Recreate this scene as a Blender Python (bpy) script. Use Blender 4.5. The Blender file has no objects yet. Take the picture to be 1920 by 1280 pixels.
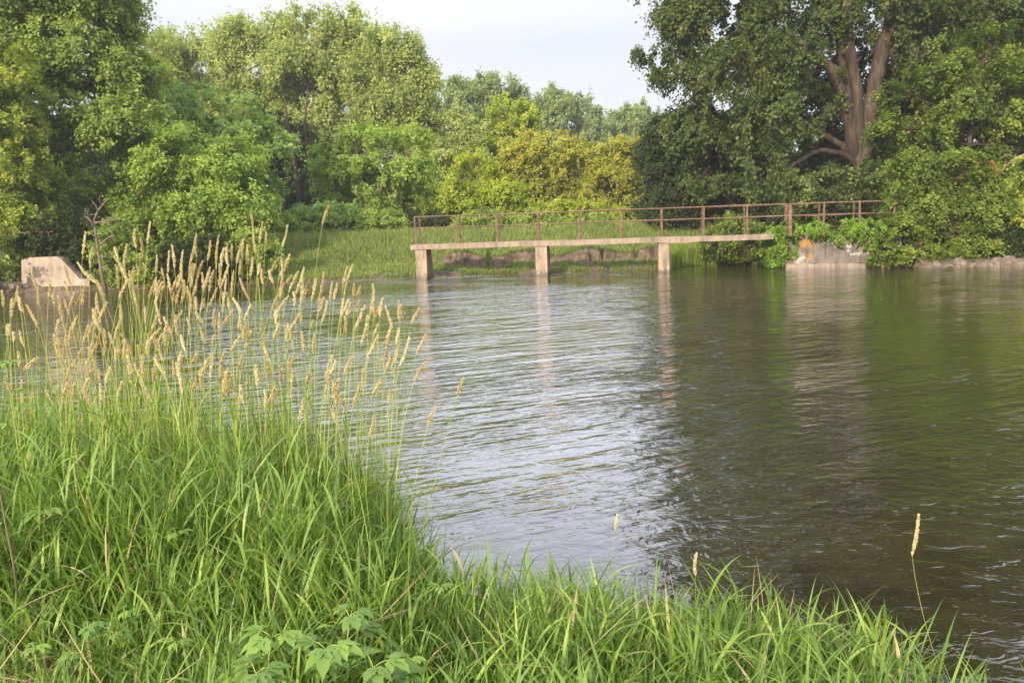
import bpy, math, random
import numpy as np
from mathutils import Vector

# ------------------------------------------------------------------ camera, sky, sun
SC = bpy.context.scene
F_PX, EYE, PITCH, ROLL = 1550.0, 2.3, math.radians(8.37), 0.0335   # focal length in photo pixels (1920 wide)
cam_d = bpy.data.cameras.new('camera'); cam = bpy.data.objects.new('camera', cam_d)
SC.collection.objects.link(cam); SC.camera = cam
cam_d.sensor_width = 36.0; cam_d.lens = 36.0 * F_PX / 1920.0
cam_d.clip_start = 0.05; cam_d.clip_end = 3000
_f = Vector((0, math.cos(PITCH), -math.sin(PITCH))); _u0 = Vector((0, math.sin(PITCH), math.cos(PITCH))); _r0 = Vector((1, 0, 0))
_r = _r0 * math.cos(ROLL) - _u0 * math.sin(ROLL); _u = _r0 * math.sin(ROLL) + _u0 * math.cos(ROLL)
from mathutils import Matrix
cam.matrix_world = Matrix(((_r.x, _u.x, -_f.x, 0), (_r.y, _u.y, -_f.y, 0), (_r.z, _u.z, -_f.z, EYE), (0, 0, 0, 1)))

SUN_EL, SUN_AZ = math.radians(22), math.radians(208)      # azimuth clockwise from +Y: behind the camera, to its left
w = bpy.data.worlds.new('World'); SC.world = w; w.use_nodes = True
nt = w.node_tree; N = nt.nodes; Lk = nt.links; bg = N['Background']
sky = N.new('ShaderNodeTexSky'); sky.sky_type = 'NISHITA'; sky.sun_disc = False
sky.sun_elevation = SUN_EL; sky.sun_rotation = SUN_AZ; sky.air_density = 1.0; sky.dust_density = 2.5; sky.ozone_density = 1.5
tc = N.new('ShaderNodeTexCoord'); mp = N.new('ShaderNodeMapping'); mp.inputs['Scale'].default_value = (1.0, 1.0, 4.0)
cn = N.new('ShaderNodeTexNoise'); cn.inputs['Scale'].default_value = 1.6; cn.inputs['Detail'].default_value = 4
cr = N.new('ShaderNodeMapRange'); cr.inputs[1].default_value = 0.3; cr.inputs[2].default_value = 0.7; cr.inputs[3].default_value = 0.62; cr.inputs[4].default_value = 0.86
mx = N.new('ShaderNodeMix'); mx.data_type = 'RGBA'; mx.inputs['B'].default_value = (9.6, 9.7, 10.6, 1)
Lk.new(tc.outputs['Generated'], mp.inputs[0]); Lk.new(mp.outputs[0], cn.inputs['Vector']); Lk.new(cn.outputs[0], cr.inputs[0])
Lk.new(cr.outputs[0], mx.inputs['Factor']); Lk.new(sky.outputs[0], mx.inputs['A']); Lk.new(mx.outputs['Result'], bg.inputs['Color'])
# sky gain raised overhead, added to lift the water's reflections and ambient light
vm = N.new('ShaderNodeSeparateXYZ'); Lk.new(tc.outputs['Generated'], vm.inputs[0])
el = N.new('ShaderNodeMapRange'); el.inputs[1].default_value = 0.2; el.inputs[2].default_value = 0.55; el.inputs[3].default_value = 0.9; el.inputs[4].default_value = 2.1; Lk.new(vm.outputs['Z'], el.inputs[0])
vs = N.new('ShaderNodeVectorMath'); vs.operation = 'SCALE'; Lk.new(mx.outputs['Result'], vs.inputs[0]); Lk.new(el.outputs[0], vs.inputs['Scale']); Lk.new(vs.outputs[0], bg.inputs['Color'])
bg.inputs['Strength'].default_value = 0.082

sun_d = bpy.data.lights.new('sun', 'SUN'); sun = bpy.data.objects.new('sun', sun_d); SC.collection.objects.link(sun)
sun_d.energy = 4.4; sun_d.angle = math.radians(2.5); sun_d.color = (1.0, 0.84, 0.62)
sdir = Vector((math.sin(SUN_AZ) * math.cos(SUN_EL), math.cos(SUN_AZ) * math.cos(SUN_EL), math.sin(SUN_EL)))
sun.rotation_euler = sdir.to_track_quat('Z', 'Y').to_euler()
SC.view_settings.view_transform = 'Standard'; SC.view_settings.look = 'None'
SC.view_settings.exposure = 0.52; SC.view_settings.gamma = 1.0
SC.render.engine = 'CYCLES'
SC.cycles.max_bounces = 6; SC.cycles.diffuse_bounces = 2; SC.cycles.glossy_bounces = 3; SC.cycles.transmission_bounces = 3
SC.cycles.transparent_max_bounces = 4; SC.cycles.caustics_reflective = False; SC.cycles.caustics_refractive = False

# ------------------------------------------------------------------ helpers
def ray(X, Y):
    return _f + _r * ((X - 960) / F_PX) + _u * ((640 - Y) / F_PX)
def P(X, Y, D):                      # the world point on the photo's ray (X, Y) that stands D metres out
    d = ray(X, Y); k = D / d.y
    return Vector((d.x * k, D, EYE + d.z * k))
def PZ(X, Y, z):                     # ... that stands at height z
    d = ray(X, Y); k = (z - EYE) / d.z
    return Vector((d.x * k, d.y * k, z))

def link(o): SC.collection.objects.link(o); return o
def setp(o, label=None, cat=None, group=None, kind=None):
    if label: o['label'] = label
    if cat: o['category'] = cat
    if group: o['group'] = group
    if kind: o['kind'] = kind
    return o
def thing(name, label, cat, loc=(0, 0, 0), group=None):
    o = link(bpy.data.objects.new(name, None)); o.location = loc; o.empty_display_size = 0.2
    return setp(o, label, cat, group)

def mesh_np(name, V, Fc, mat, parent=None, attrs=None, smooth=False):
    """V (n,3) world coords, Fc (m,k) faces of k corners; origin moved to the parent's location."""
    V = np.asarray(V, dtype=np.float64); Fc = np.asarray(Fc, dtype=np.int32)
    if parent is not None: V = V - np.array(parent.location)[None, :]
    me = bpy.data.meshes.new(name); m, k = Fc.shape
    me.vertices.add(len(V)); me.vertices.foreach_set('co', V.astype(np.float32).ravel())
    me.loops.add(m * k); me.loops.foreach_set('vertex_index', Fc.ravel())
    me.polygons.add(m); me.polygons.foreach_set('loop_start', np.arange(0, m * k, k, dtype=np.int32))
    me.polygons.foreach_set('use_smooth', np.full(m, smooth, dtype=bool))
    if attrs:
        for an, av in attrs.items():
            a = me.attributes.new(an, 'FLOAT', 'POINT'); a.data.foreach_set('value', np.asarray(av, dtype=np.float32))
    me.update(calc_edges=True); me.validate()
    me.materials.append(mat)
    o = link(bpy.data.objects.new(name, me))
    if parent is not None: o.parent = parent
    return o

class Geo:                           # collects quads and triangles (triangles as degenerate-free quads) into one mesh
    def __init__(s): s.v = []; s.f = []; s.n = 0
    def add(s, V, Fq):
        V = np.asarray(V, float); s.v.append(V); s.f.append(np.asarray(Fq, int) + s.n); s.n += len(V)
    def tube(s, pts, rad, seg=8, rng=None, rough=0.0, cap=True):
        pts = np.asarray([tuple(p) for p in pts], float); n = len(pts); rad = np.asarray(rad, float)
        T = np.gradient(pts, axis=0); T /= np.linalg.norm(T, axis=1)[:, None] + 1e-9
        ref = np.array([0.3, 1.0, 0.1]) if abs(T[:, 2]).mean() > 0.5 else np.array([0, 0, 1.0])
        A = np.cross(T, ref); A /= np.linalg.norm(A, axis=1)[:, None] + 1e-9; B = np.cross(T, A)
        th = np.linspace(0, 2 * math.pi, seg, endpoint=False)
        R = rad[:, None] * np.ones((n, seg))
        if rng is not None and rough: R = R * (1 + rough * rng.standard_normal((n, seg)))
        V = pts[:, None, :] + (A[:, None, :] * np.cos(th)[None, :, None] + B[:, None, :] * np.sin(th)[None, :, None]) * R[:, :, None]
        V = V.reshape(-1, 3); F = []
        for i in range(n - 1):
            for j in range(seg):
                F.append((i * seg + j, i * seg + (j + 1) % seg, (i + 1) * seg + (j + 1) % seg, (i + 1) * seg + j))
        if cap:
            c0 = len(V); V = np.vstack([V, pts[0], pts[-1]])
            for j in range(0, seg, 2):
                F.append((c0, (j + 2) % seg, (j + 1) % seg, j)); o = (n - 1) * seg
                F.append((c0 + 1, o + j, o + (j + 1) % seg, o + (j + 2) % seg))
        s.add(V, F)
    def hexa(s, c8):                 # eight corners: bottom loop then top loop
        s.add(c8, [(0, 3, 2, 1), (4, 5, 6, 7), (0, 1, 5, 4), (1, 2, 6, 5), (2, 3, 7, 6), (3, 0, 4, 7)])
    def build(s, name, mat, parent=None, smooth=False, attrs=None):
        return mesh_np(name, np.vstack(s.v), np.vstack(s.f), mat, parent, attrs, smooth)

# ------------------------------------------------------------------ materials
def newmat(name):
    m = bpy.data.materials.new(name); m.use_nodes = True
    return m, m.node_tree.nodes, m.node_tree.links, m.node_tree.nodes['Principled BSDF']
def ramp(N, cols, pos=None):
    r = N.new('ShaderNodeValToRGB'); e = r.color_ramp.elements
    pos = pos or [i / (len(cols) - 1) for i in range(len(cols))]
    while len(e) < len(cols): e.new(0.5)
    for el, c, p in zip(e, cols, pos): el.position = p; el.color = (*c, 1)
    return r
def leaf_mat(name, cols, trans=0.4, rough=0.55, spec=0.25, pos=None, gain=2.0):
    m, N, L, b = newmat(name)
    at = N.new('ShaderNodeAttribute'); at.attribute_name = 'tint'
    cols = [tuple(min(0.75, v * gain) for v in c) for c in cols]
    r = ramp(N, cols, pos); L.new(at.outputs['Fac'], r.inputs[0]); L.new(r.outputs[0], b.inputs['Base Color'])
    b.inputs['Roughness'].default_value = rough; b.inputs['Specular IOR Level'].default_value = spec
    t = N.new('ShaderNodeBsdfTranslucent'); mxs = N.new('ShaderNodeMixShader'); mxs.inputs[0].default_value = trans
    g = N.new('ShaderNodeMix'); g.data_type = 'RGBA'; g.blend_type = 'MULTIPLY'; g.inputs['Factor'].default_value = 1
    g.inputs['B'].default_value = (1.25, 1.35, 0.6, 1)
    L.new(r.outputs[0], g.inputs['A']); L.new(g.outputs['Result'], t.inputs[0])
    L.new(b.outputs[0], mxs.inputs[1]); L.new(t.outputs[0], mxs.inputs[2]); L.new(mxs.outputs[0], N['Material Output'].inputs[0])
    return m
def noise_mat(name, cols, scale=5, detail=6, rough=0.85, bump=0.3, bscale=None, stretch=(1, 1, 1), pos=None, dist=0.02, spec=0.2):
    m, N, L, b = newmat(name)
    tc = N.new('ShaderNodeTexCoord'); mp = N.new('ShaderNodeMapping'); mp.inputs['Scale'].default_value = stretch
    n = N.new('ShaderNodeTexNoise'); n.inputs['Scale'].default_value = scale; n.inputs['Detail'].default_value = detail
    n.inputs['Roughness'].default_value = 0.65
    r = ramp(N, cols, pos or [0.3 + 0.4 * i / (len(cols) - 1) for i in range(len(cols))])
    L.new(tc.outputs['Object'], mp.inputs[0]); L.new(mp.outputs[0], n.inputs['Vector']); L.new(n.outputs[0], r.inputs[0])
    L.new(r.outputs[0], b.inputs['Base Color']); b.inputs['Roughness'].default_value = rough; b.inputs['Specular IOR Level'].default_value = spec
    n2 = N.new('ShaderNodeTexNoise'); n2.inputs['Scale'].default_value = bscale or scale * 4; n2.inputs['Detail'].default_value = 6
    L.new(mp.outputs[0], n2.inputs['Vector'])
    bp = N.new('ShaderNodeBump'); bp.inputs['Strength'].default_value = bump; bp.inputs['Distance'].default_value = dist
    L.new(n2.outputs[0], bp.inputs['Height']); L.new(bp.outputs[0], b.inputs['Normal'])
    return m

M_bark = noise_mat('bark', [(0.026, 0.019, 0.013), (0.065, 0.047, 0.034), (0.125, 0.095, 0.07)], 5, 8, bump=0.9, bscale=9, stretch=(1, 1, 0.22), dist=0.06)
M_barkl = noise_mat('pale_bark', [(0.20, 0.15, 0.11), (0.34, 0.26, 0.19)], 4, 6, bump=0.5, stretch=(1, 1, 0.3))
M_dead = noise_mat('dead_wood', [(0.13, 0.09, 0.07), (0.26, 0.19, 0.15)], 6, 6, bump=0.4, stretch=(1, 1, 0.3))
LEAF = {
 'left':   leaf_mat('leaves_mid_green', [(0.065, 0.09, 0.018), (0.12, 0.16, 0.03), (0.185, 0.225, 0.048)], gain=2.25),
 'yellow': leaf_mat('leaves_yellow_green', [(0.10, 0.13, 0.02), (0.17, 0.21, 0.03), (0.25, 0.26, 0.04)]),
 'fresh':  leaf_mat('leaves_fresh_green', [(0.08, 0.12, 0.018), (0.14, 0.195, 0.03), (0.21, 0.265, 0.045)]),
 'pale':   leaf_mat('leaves_pale_green', [(0.08, 0.135, 0.03), (0.13, 0.19, 0.045), (0.19, 0.26, 0.065)]),
 'cotton': leaf_mat('leaves_cottonwood', [(0.085, 0.11, 0.028), (0.145, 0.17, 0.048), (0.22, 0.24, 0.075)], gain=2.35),
 'gold':   leaf_mat('leaves_golden', [(0.085, 0.12, 0.018), (0.185, 0.195, 0.028), (0.265, 0.24, 0.042)], gain=2.0),
 'lime':   leaf_mat('leaves_lime', [(0.09, 0.14, 0.015), (0.18, 0.22, 0.022), (0.28, 0.29, 0.03)]),
 'far':    leaf_mat('leaves_far_green', [(0.085, 0.12, 0.04), (0.13, 0.165, 0.055), (0.17, 0.21, 0.075)]),
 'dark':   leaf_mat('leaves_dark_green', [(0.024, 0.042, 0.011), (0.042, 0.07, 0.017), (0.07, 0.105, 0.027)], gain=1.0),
 'right':  leaf_mat('leaves_big_tree', [(0.028, 0.046, 0.011), (0.066, 0.095, 0.023), (0.165, 0.195, 0.058)], gain=1.5),  # shade and lit clumps of the big crowns put into the leaf colour
 'shade':  leaf_mat('leaves_shaded_olive', [(0.035, 0.06, 0.01), (0.095, 0.135, 0.018), (0.18, 0.215, 0.03)], gain=1.75),  # lit patches and shaded gaps of the right bank put into the tint
 'vine':   leaf_mat('leaves_vine', [(0.06, 0.11, 0.015), (0.10, 0.17, 0.02), (0.17, 0.24, 0.035)], gain=2.1),
 'red':    leaf_mat('leaves_red', [(0.4, 0.07, 0.02), (0.55, 0.12, 0.04)]),
}
M_grass = leaf_mat('grass_blades', [(0.34, 0.27, 0.13), (0.05, 0.095, 0.018), (0.095, 0.165, 0.028), (0.155, 0.24, 0.036), (0.23, 0.30, 0.055)],
                   trans=0.28, rough=0.42, spec=0.35, pos=[0.0, 0.04, 0.4, 0.8, 1.0], gain=1.3)
M_fgrass = leaf_mat('bank_grass_blades', [(0.36, 0.29, 0.16), (0.10, 0.145, 0.032), (0.16, 0.215, 0.05), (0.24, 0.285, 0.08)], trans=0.3, pos=[0, 0.08, 0.5, 1], gain=1.2)
M_stem = leaf_mat('reed_stem', [(0.16, 0.20, 0.04), (0.30, 0.30, 0.08)], trans=0.1)
M_seed = leaf_mat('seed_head_tan', [(0.54, 0.41, 0.23), (0.70, 0.57, 0.35), (0.82, 0.71, 0.49)], trans=0.25, gain=1.0)
M_broad = leaf_mat('broad_leaves', [(0.07, 0.13, 0.025), (0.11, 0.185, 0.032), (0.17, 0.25, 0.04)], trans=0.3, rough=0.4, spec=0.35, gain=1.5)
M_rust = noise_mat('rusty_iron', [(0.10, 0.06, 0.045), (0.19, 0.11, 0.08), (0.32, 0.22, 0.17)], 9, 6, rough=0.8, bump=0.3)
M_rock = noise_mat('boulder_stone', [(0.07, 0.055, 0.042), (0.17, 0.135, 0.105), (0.30, 0.24, 0.19)], 3, 6, bump=0.5, dist=0.03)

def concrete(name, base, blobs=(), streak=0.5):
    """blobs: (centre xyz in object space, radius, colour, strength): lichen and lime stains of their own shape"""
    m, N, L, b = newmat(name)
    tc = N.new('ShaderNodeTexCoord')
    n = N.new('ShaderNodeTexNoise'); n.inputs['Scale'].default_value = 1.7; n.inputs['Detail'].default_value = 9; n.inputs['Roughness'].default_value = 0.7
    mp = N.new('ShaderNodeMapping'); mp.inputs['Scale'].default_value = (5, 5, 0.7)
    n2 = N.new('ShaderNodeTexNoise'); n2.inputs['Scale'].default_value = 1.2; n2.inputs['Detail'].default_value = 5
    L.new(tc.outputs['Object'], n.inputs['Vector']); L.new(tc.outputs['Object'], mp.inputs[0]); L.new(mp.outputs[0], n2.inputs['Vector'])
    r = ramp(N, [tuple(c * 0.62 for c in base), base, tuple(min(1, c * 1.25) for c in base)], [0.32, 0.5, 0.68]); L.new(n.outputs[0], r.inputs[0])
    r2 = ramp(N, [tuple([1 - streak * 0.75] * 3), (1, 1, 1)], [0.35, 0.55]); L.new(n2.outputs[0], r2.inputs[0])
    mm = N.new('ShaderNodeMix'); mm.data_type = 'RGBA'; mm.blend_type = 'MULTIPLY'; mm.inputs['Factor'].default_value = 1
    L.new(r.outputs[0], mm.inputs['A']); L.new(r2.outputs[0], mm.inputs['B']); col = mm.outputs['Result']
    n3 = N.new('ShaderNodeTexNoise'); n3.inputs['Scale'].default_value = 7; n3.inputs['Detail'].default_value = 6; L.new(tc.outputs['Object'], n3.inputs['Vector'])
    for c, rad, colr, st in blobs:
        sb = N.new('ShaderNodeVectorMath'); sb.operation = 'SUBTRACT'; sb.inputs[1].default_value = c; L.new(tc.outputs['Object'], sb.inputs[0])
        dv = N.new('ShaderNodeVectorMath'); dv.operation = 'DIVIDE'; dv.inputs[1].default_value = rad; L.new(sb.outputs[0], dv.inputs[0])
        ln = N.new('ShaderNodeVectorMath'); ln.operation = 'LENGTH'; L.new(dv.outputs[0], ln.inputs[0])
        ma = N.new('ShaderNodeMath'); ma.operation = 'MULTIPLY_ADD'; ma.inputs[1].default_value = 2.6; L.new(n3.outputs[0], ma.inputs[0]); L.new(ln.outputs['Value'], ma.inputs[2])
        mr = N.new('ShaderNodeMapRange'); mr.inputs[1].default_value = 1.6; mr.inputs[2].default_value = 2.2; mr.inputs[3].default_value = st * 0.75; mr.inputs[4].default_value = 0; L.new(ma.outputs[0], mr.inputs[0])
        x = N.new('ShaderNodeMix'); x.data_type = 'RGBA'; x.inputs['B'].default_value = (*colr, 1); L.new(mr.outputs[0], x.inputs['Factor']); L.new(col, x.inputs['A']); col = x.outputs['Result']
    L.new(col, b.inputs['Base Color']); b.inputs['Roughness'].default_value = 0.9; b.inputs['Specular IOR Level'].default_value = 0.15
    n4 = N.new('ShaderNodeTexNoise'); n4.inputs['Scale'].default_value = 22; n4.inputs['Detail'].default_value = 5; L.new(tc.outputs['Object'], n4.inputs['Vector'])
    bp = N.new('ShaderNodeBump'); bp.inputs['Strength'].default_value = 0.5; bp.inputs['Distance'].default_value = 0.02; L.new(n4.outputs[0], bp.inputs['Height']); L.new(bp.outputs[0], b.inputs['Normal'])
    return m

# ------------------------------------------------------------------ ground and water
SH_N = [PZ(1680, 1500, 0.4), PZ(1640, 1310, 0.4), PZ(1620, 1225, 0.4), PZ(1590, 1180, 0.42), PZ(1450, 1120, 0.45), PZ(1200, 1085, 0.5),
        PZ(1050, 1040, 0.55), PZ(900, 1010, 0.6), PZ(780, 950, 0.65), PZ(720, 870, 0.75), PZ(640, 790, 0.9), PZ(540, 745, 1.0), PZ(400, 715, 1.1),
        PZ(200, 702, 1.12), PZ(0, 705, 1.12), PZ(-400, 715, 1.1)]
_xs = [p.x for p in SH_N][::-1]; _ys = [p.y for p in SH_N][::-1]
for _i in range(1, len(_xs)): _xs[_i] = max(_xs[_i], _xs[_i - 1] + 0.06)
print('shore', [(round(a, 2), round(b, 2)) for a, b in zip(_xs, _ys)])
_xs = [-300, -40] + _xs + [_xs[-1] + 1.0, _xs[-1] + 6, 300]; _ys = [60, 14] + _ys + [_ys[-1] - 2.0, -9, -80]
def near_shore(x): return np.interp(x, _xs, _ys)
FX = [-300, -60, -24, -19.5, -15, -9, -3.5, 1, 6.3, 8, 9.5, 11.3, 12.2, 14.5, 20, 30, 60, 300]
FY = [10, 27, 33.2, 34.6, 34.0, 34.9, 35.7, 35.6, 35.4, 37.2, 37.6, 36.4, 33.9, 32.4, 31.6, 31.0, 29, 10]
def far_shore(x): return np.interp(x, FX, FY) + 0.16 * np.sin(x * 1.7) + 0.09 * np.sin(x * 4.3 + 1)
def sn(x, y, s=1.0): return (np.sin(x * 1.3 * s + 0.7 * np.sin(y * 0.9 * s)) + np.sin(y * 1.7 * s + np.sin(x * 0.8 * s) + 1.3) + 0.5 * np.sin(3.1 * s * (x + y) + 2)) / 2.5
def sstep(a, b, v): t = np.clip((v - a) / (b - a), 0, 1); return t * t * (3 - 2 * t)
def gz(x, y):
    x = np.asarray(x, float); y = np.asarray(y, float)
    dn = (near_shore(x) - y) * 0.8; df = y - far_shore(x)
    zn = 0.02 + 0.42 * (1 - np.exp(-np.maximum(dn, 0) / 0.55)) + 0.10 * np.clip(dn / 2.0, 0, 1) + 0.03 * sn(x, y, 2.2)
    cut = sstep(-4.5, -1.5, x) * (1 - sstep(7.2, 8.2, x)) * (0.55 + 0.3 * sn(x, x * 0, 1.6) + 0.28 * sn(x * 2.6 + 2, x * 0 + 1, 1.4) > 0.44)
    edge = 1.35 + 0.45 * sn(x, x * 0 + 3, 1.1) + 0.08 * np.sin(x * 7) + 0.04 * np.sin(x * 13.7 + 1) + 0.15 * (sn(x * 3.1, x * 0 + 7, 1.3) > 0.1)
    smooth_h = 1.45 * sstep(0.0, 8.5, df)
    h_cut = 0.12 * sstep(0, 0.5, df) + 0.16 * sstep(0.3, 1.6, df) + (0.52 + 0.12 * np.sin(x * 2.1)) * sstep(edge, edge + 0.22, df) + 0.62 * sstep(edge, 9, df)
    zf = np.where(cut > 0.5, h_cut, 0.10 * sstep(0, 0.4, df) + smooth_h) + 0.05 * sn(x, y, 1.5) * sstep(0, 1, df)
    side = np.maximum(sstep(-11, -15, x) , sstep(12, 13.5, x)); zf = zf * (1 - side) + side * (0.18 * sstep(-0.1, 0.3, df) + 1.15 * sstep(0.1, 7.5, df))
    zf = zf + 0.8 * sstep(15, 60, df)
    bed = -np.minimum(1.3, 0.02 + 0.45 * np.minimum(np.maximum(-dn, 0), np.maximum(-df, 0)))
    return np.where(dn > 0, zn, np.where(df > 0, zf, bed))
def gz1(x, y): return float(gz(np.array([x]), np.array([y]))[0])

def ground():
    def seg(a, b, s): return list(np.arange(a, b, s))
    xs = [-1500, -700, -300, -150] + seg(-80, -32, 4) + seg(-32, -9, 0.5) + seg(-9, 6, 0.14) + seg(6, 32, 0.4) + seg(32, 80, 4) + [80, 150, 300, 700, 1500]
    ys = [-1500, -400, -100, -30] + seg(-12, 0, 1.5) + seg(0, 9, 0.14) + seg(9, 30, 1.5) + seg(30, 42, 0.12) + seg(42, 60, 1.0) + seg(60, 140, 6) + [140, 200, 400, 900, 2500]
    X, Y = np.meshgrid(xs, ys, indexing='ij'); Z = gz(X, Y)
    V = np.stack([X, Y, Z], -1).reshape(-1, 3); nx, ny = len(xs), len(ys)
    i, j = np.meshgrid(np.arange(nx - 1), np.arange(ny - 1), indexing='ij'); a = (i * ny + j).ravel()
    m, N, L, b = newmat('soil_and_turf')
    g = N.new('ShaderNodeNewGeometry'); sp = N.new('ShaderNodeSeparateXYZ'); L.new(g.outputs['Normal'], sp.inputs[0])
    n = N.new('ShaderNodeTexNoise'); n.inputs['Scale'].default_value = 2.5; n.inputs['Detail'].default_value = 8; n.inputs['Roughness'].default_value = 0.7
    L.new(g.outputs['Position'], n.inputs['Vector'])
    turf = ramp(N, [(0.035, 0.05, 0.012), (0.07, 0.10, 0.022), (0.13, 0.12, 0.05)], [0.35, 0.55, 0.72]); L.new(n.outputs[0], turf.inputs[0])
    soil = ramp(N, [(0.055, 0.042, 0.03), (0.13, 0.095, 0.068), (0.21, 0.155, 0.11)], [0.35, 0.5, 0.66]); L.new(n.outputs[0], soil.inputs[0])
    mr = N.new('ShaderNodeMapRange'); mr.inputs[1].default_value = 0.72; mr.inputs[2].default_value = 0.9; L.new(sp.outputs['Z'], mr.inputs[0])
    sp2 = N.new('ShaderNodeSeparateXYZ'); L.new(g.outputs['Position'], sp2.inputs[0])
    lo = N.new('ShaderNodeMapRange'); lo.inputs[1].default_value = 0.1; lo.inputs[2].default_value = 0.3; L.new(sp2.outputs['Z'], lo.inputs[0])
    mul = N.new('ShaderNodeMath'); mul.operation = 'MULTIPLY'; L.new(mr.outputs[0], mul.inputs[0]); L.new(lo.outputs[0], mul.inputs[1])
    x = N.new('ShaderNodeMix'); x.data_type = 'RGBA'; L.new(mul.outputs[0], x.inputs['Factor']); L.new(soil.outputs[0], x.inputs['A']); L.new(turf.outputs[0], x.inputs['B'])
    L.new(x.outputs['Result'], b.inputs['Base Color']); b.inputs['Roughness'].default_value = 0.95; b.inputs['Specular IOR Level'].default_value = 0.1
    bp = N.new('ShaderNodeBump'); bp.inputs['Strength'].default_value = 0.8; bp.inputs['Distance'].default_value = 0.08
    n5 = N.new('ShaderNodeTexNoise'); n5.inputs['Scale'].default_value = 9; n5.inputs['Detail'].default_value = 7; L.new(g.outputs['Position'], n5.inputs['Vector'])
    L.new(n5.outputs[0], bp.inputs['Height']); L.new(bp.outputs[0], b.inputs['Normal'])
    o = mesh_np('ground', V, np.stack([a, a + ny, a + ny + 1, a + 1], 1), m, smooth=True)
    setp(o, 'brown soil and green turf of both river banks', 'ground', kind='structure')
ground()

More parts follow.
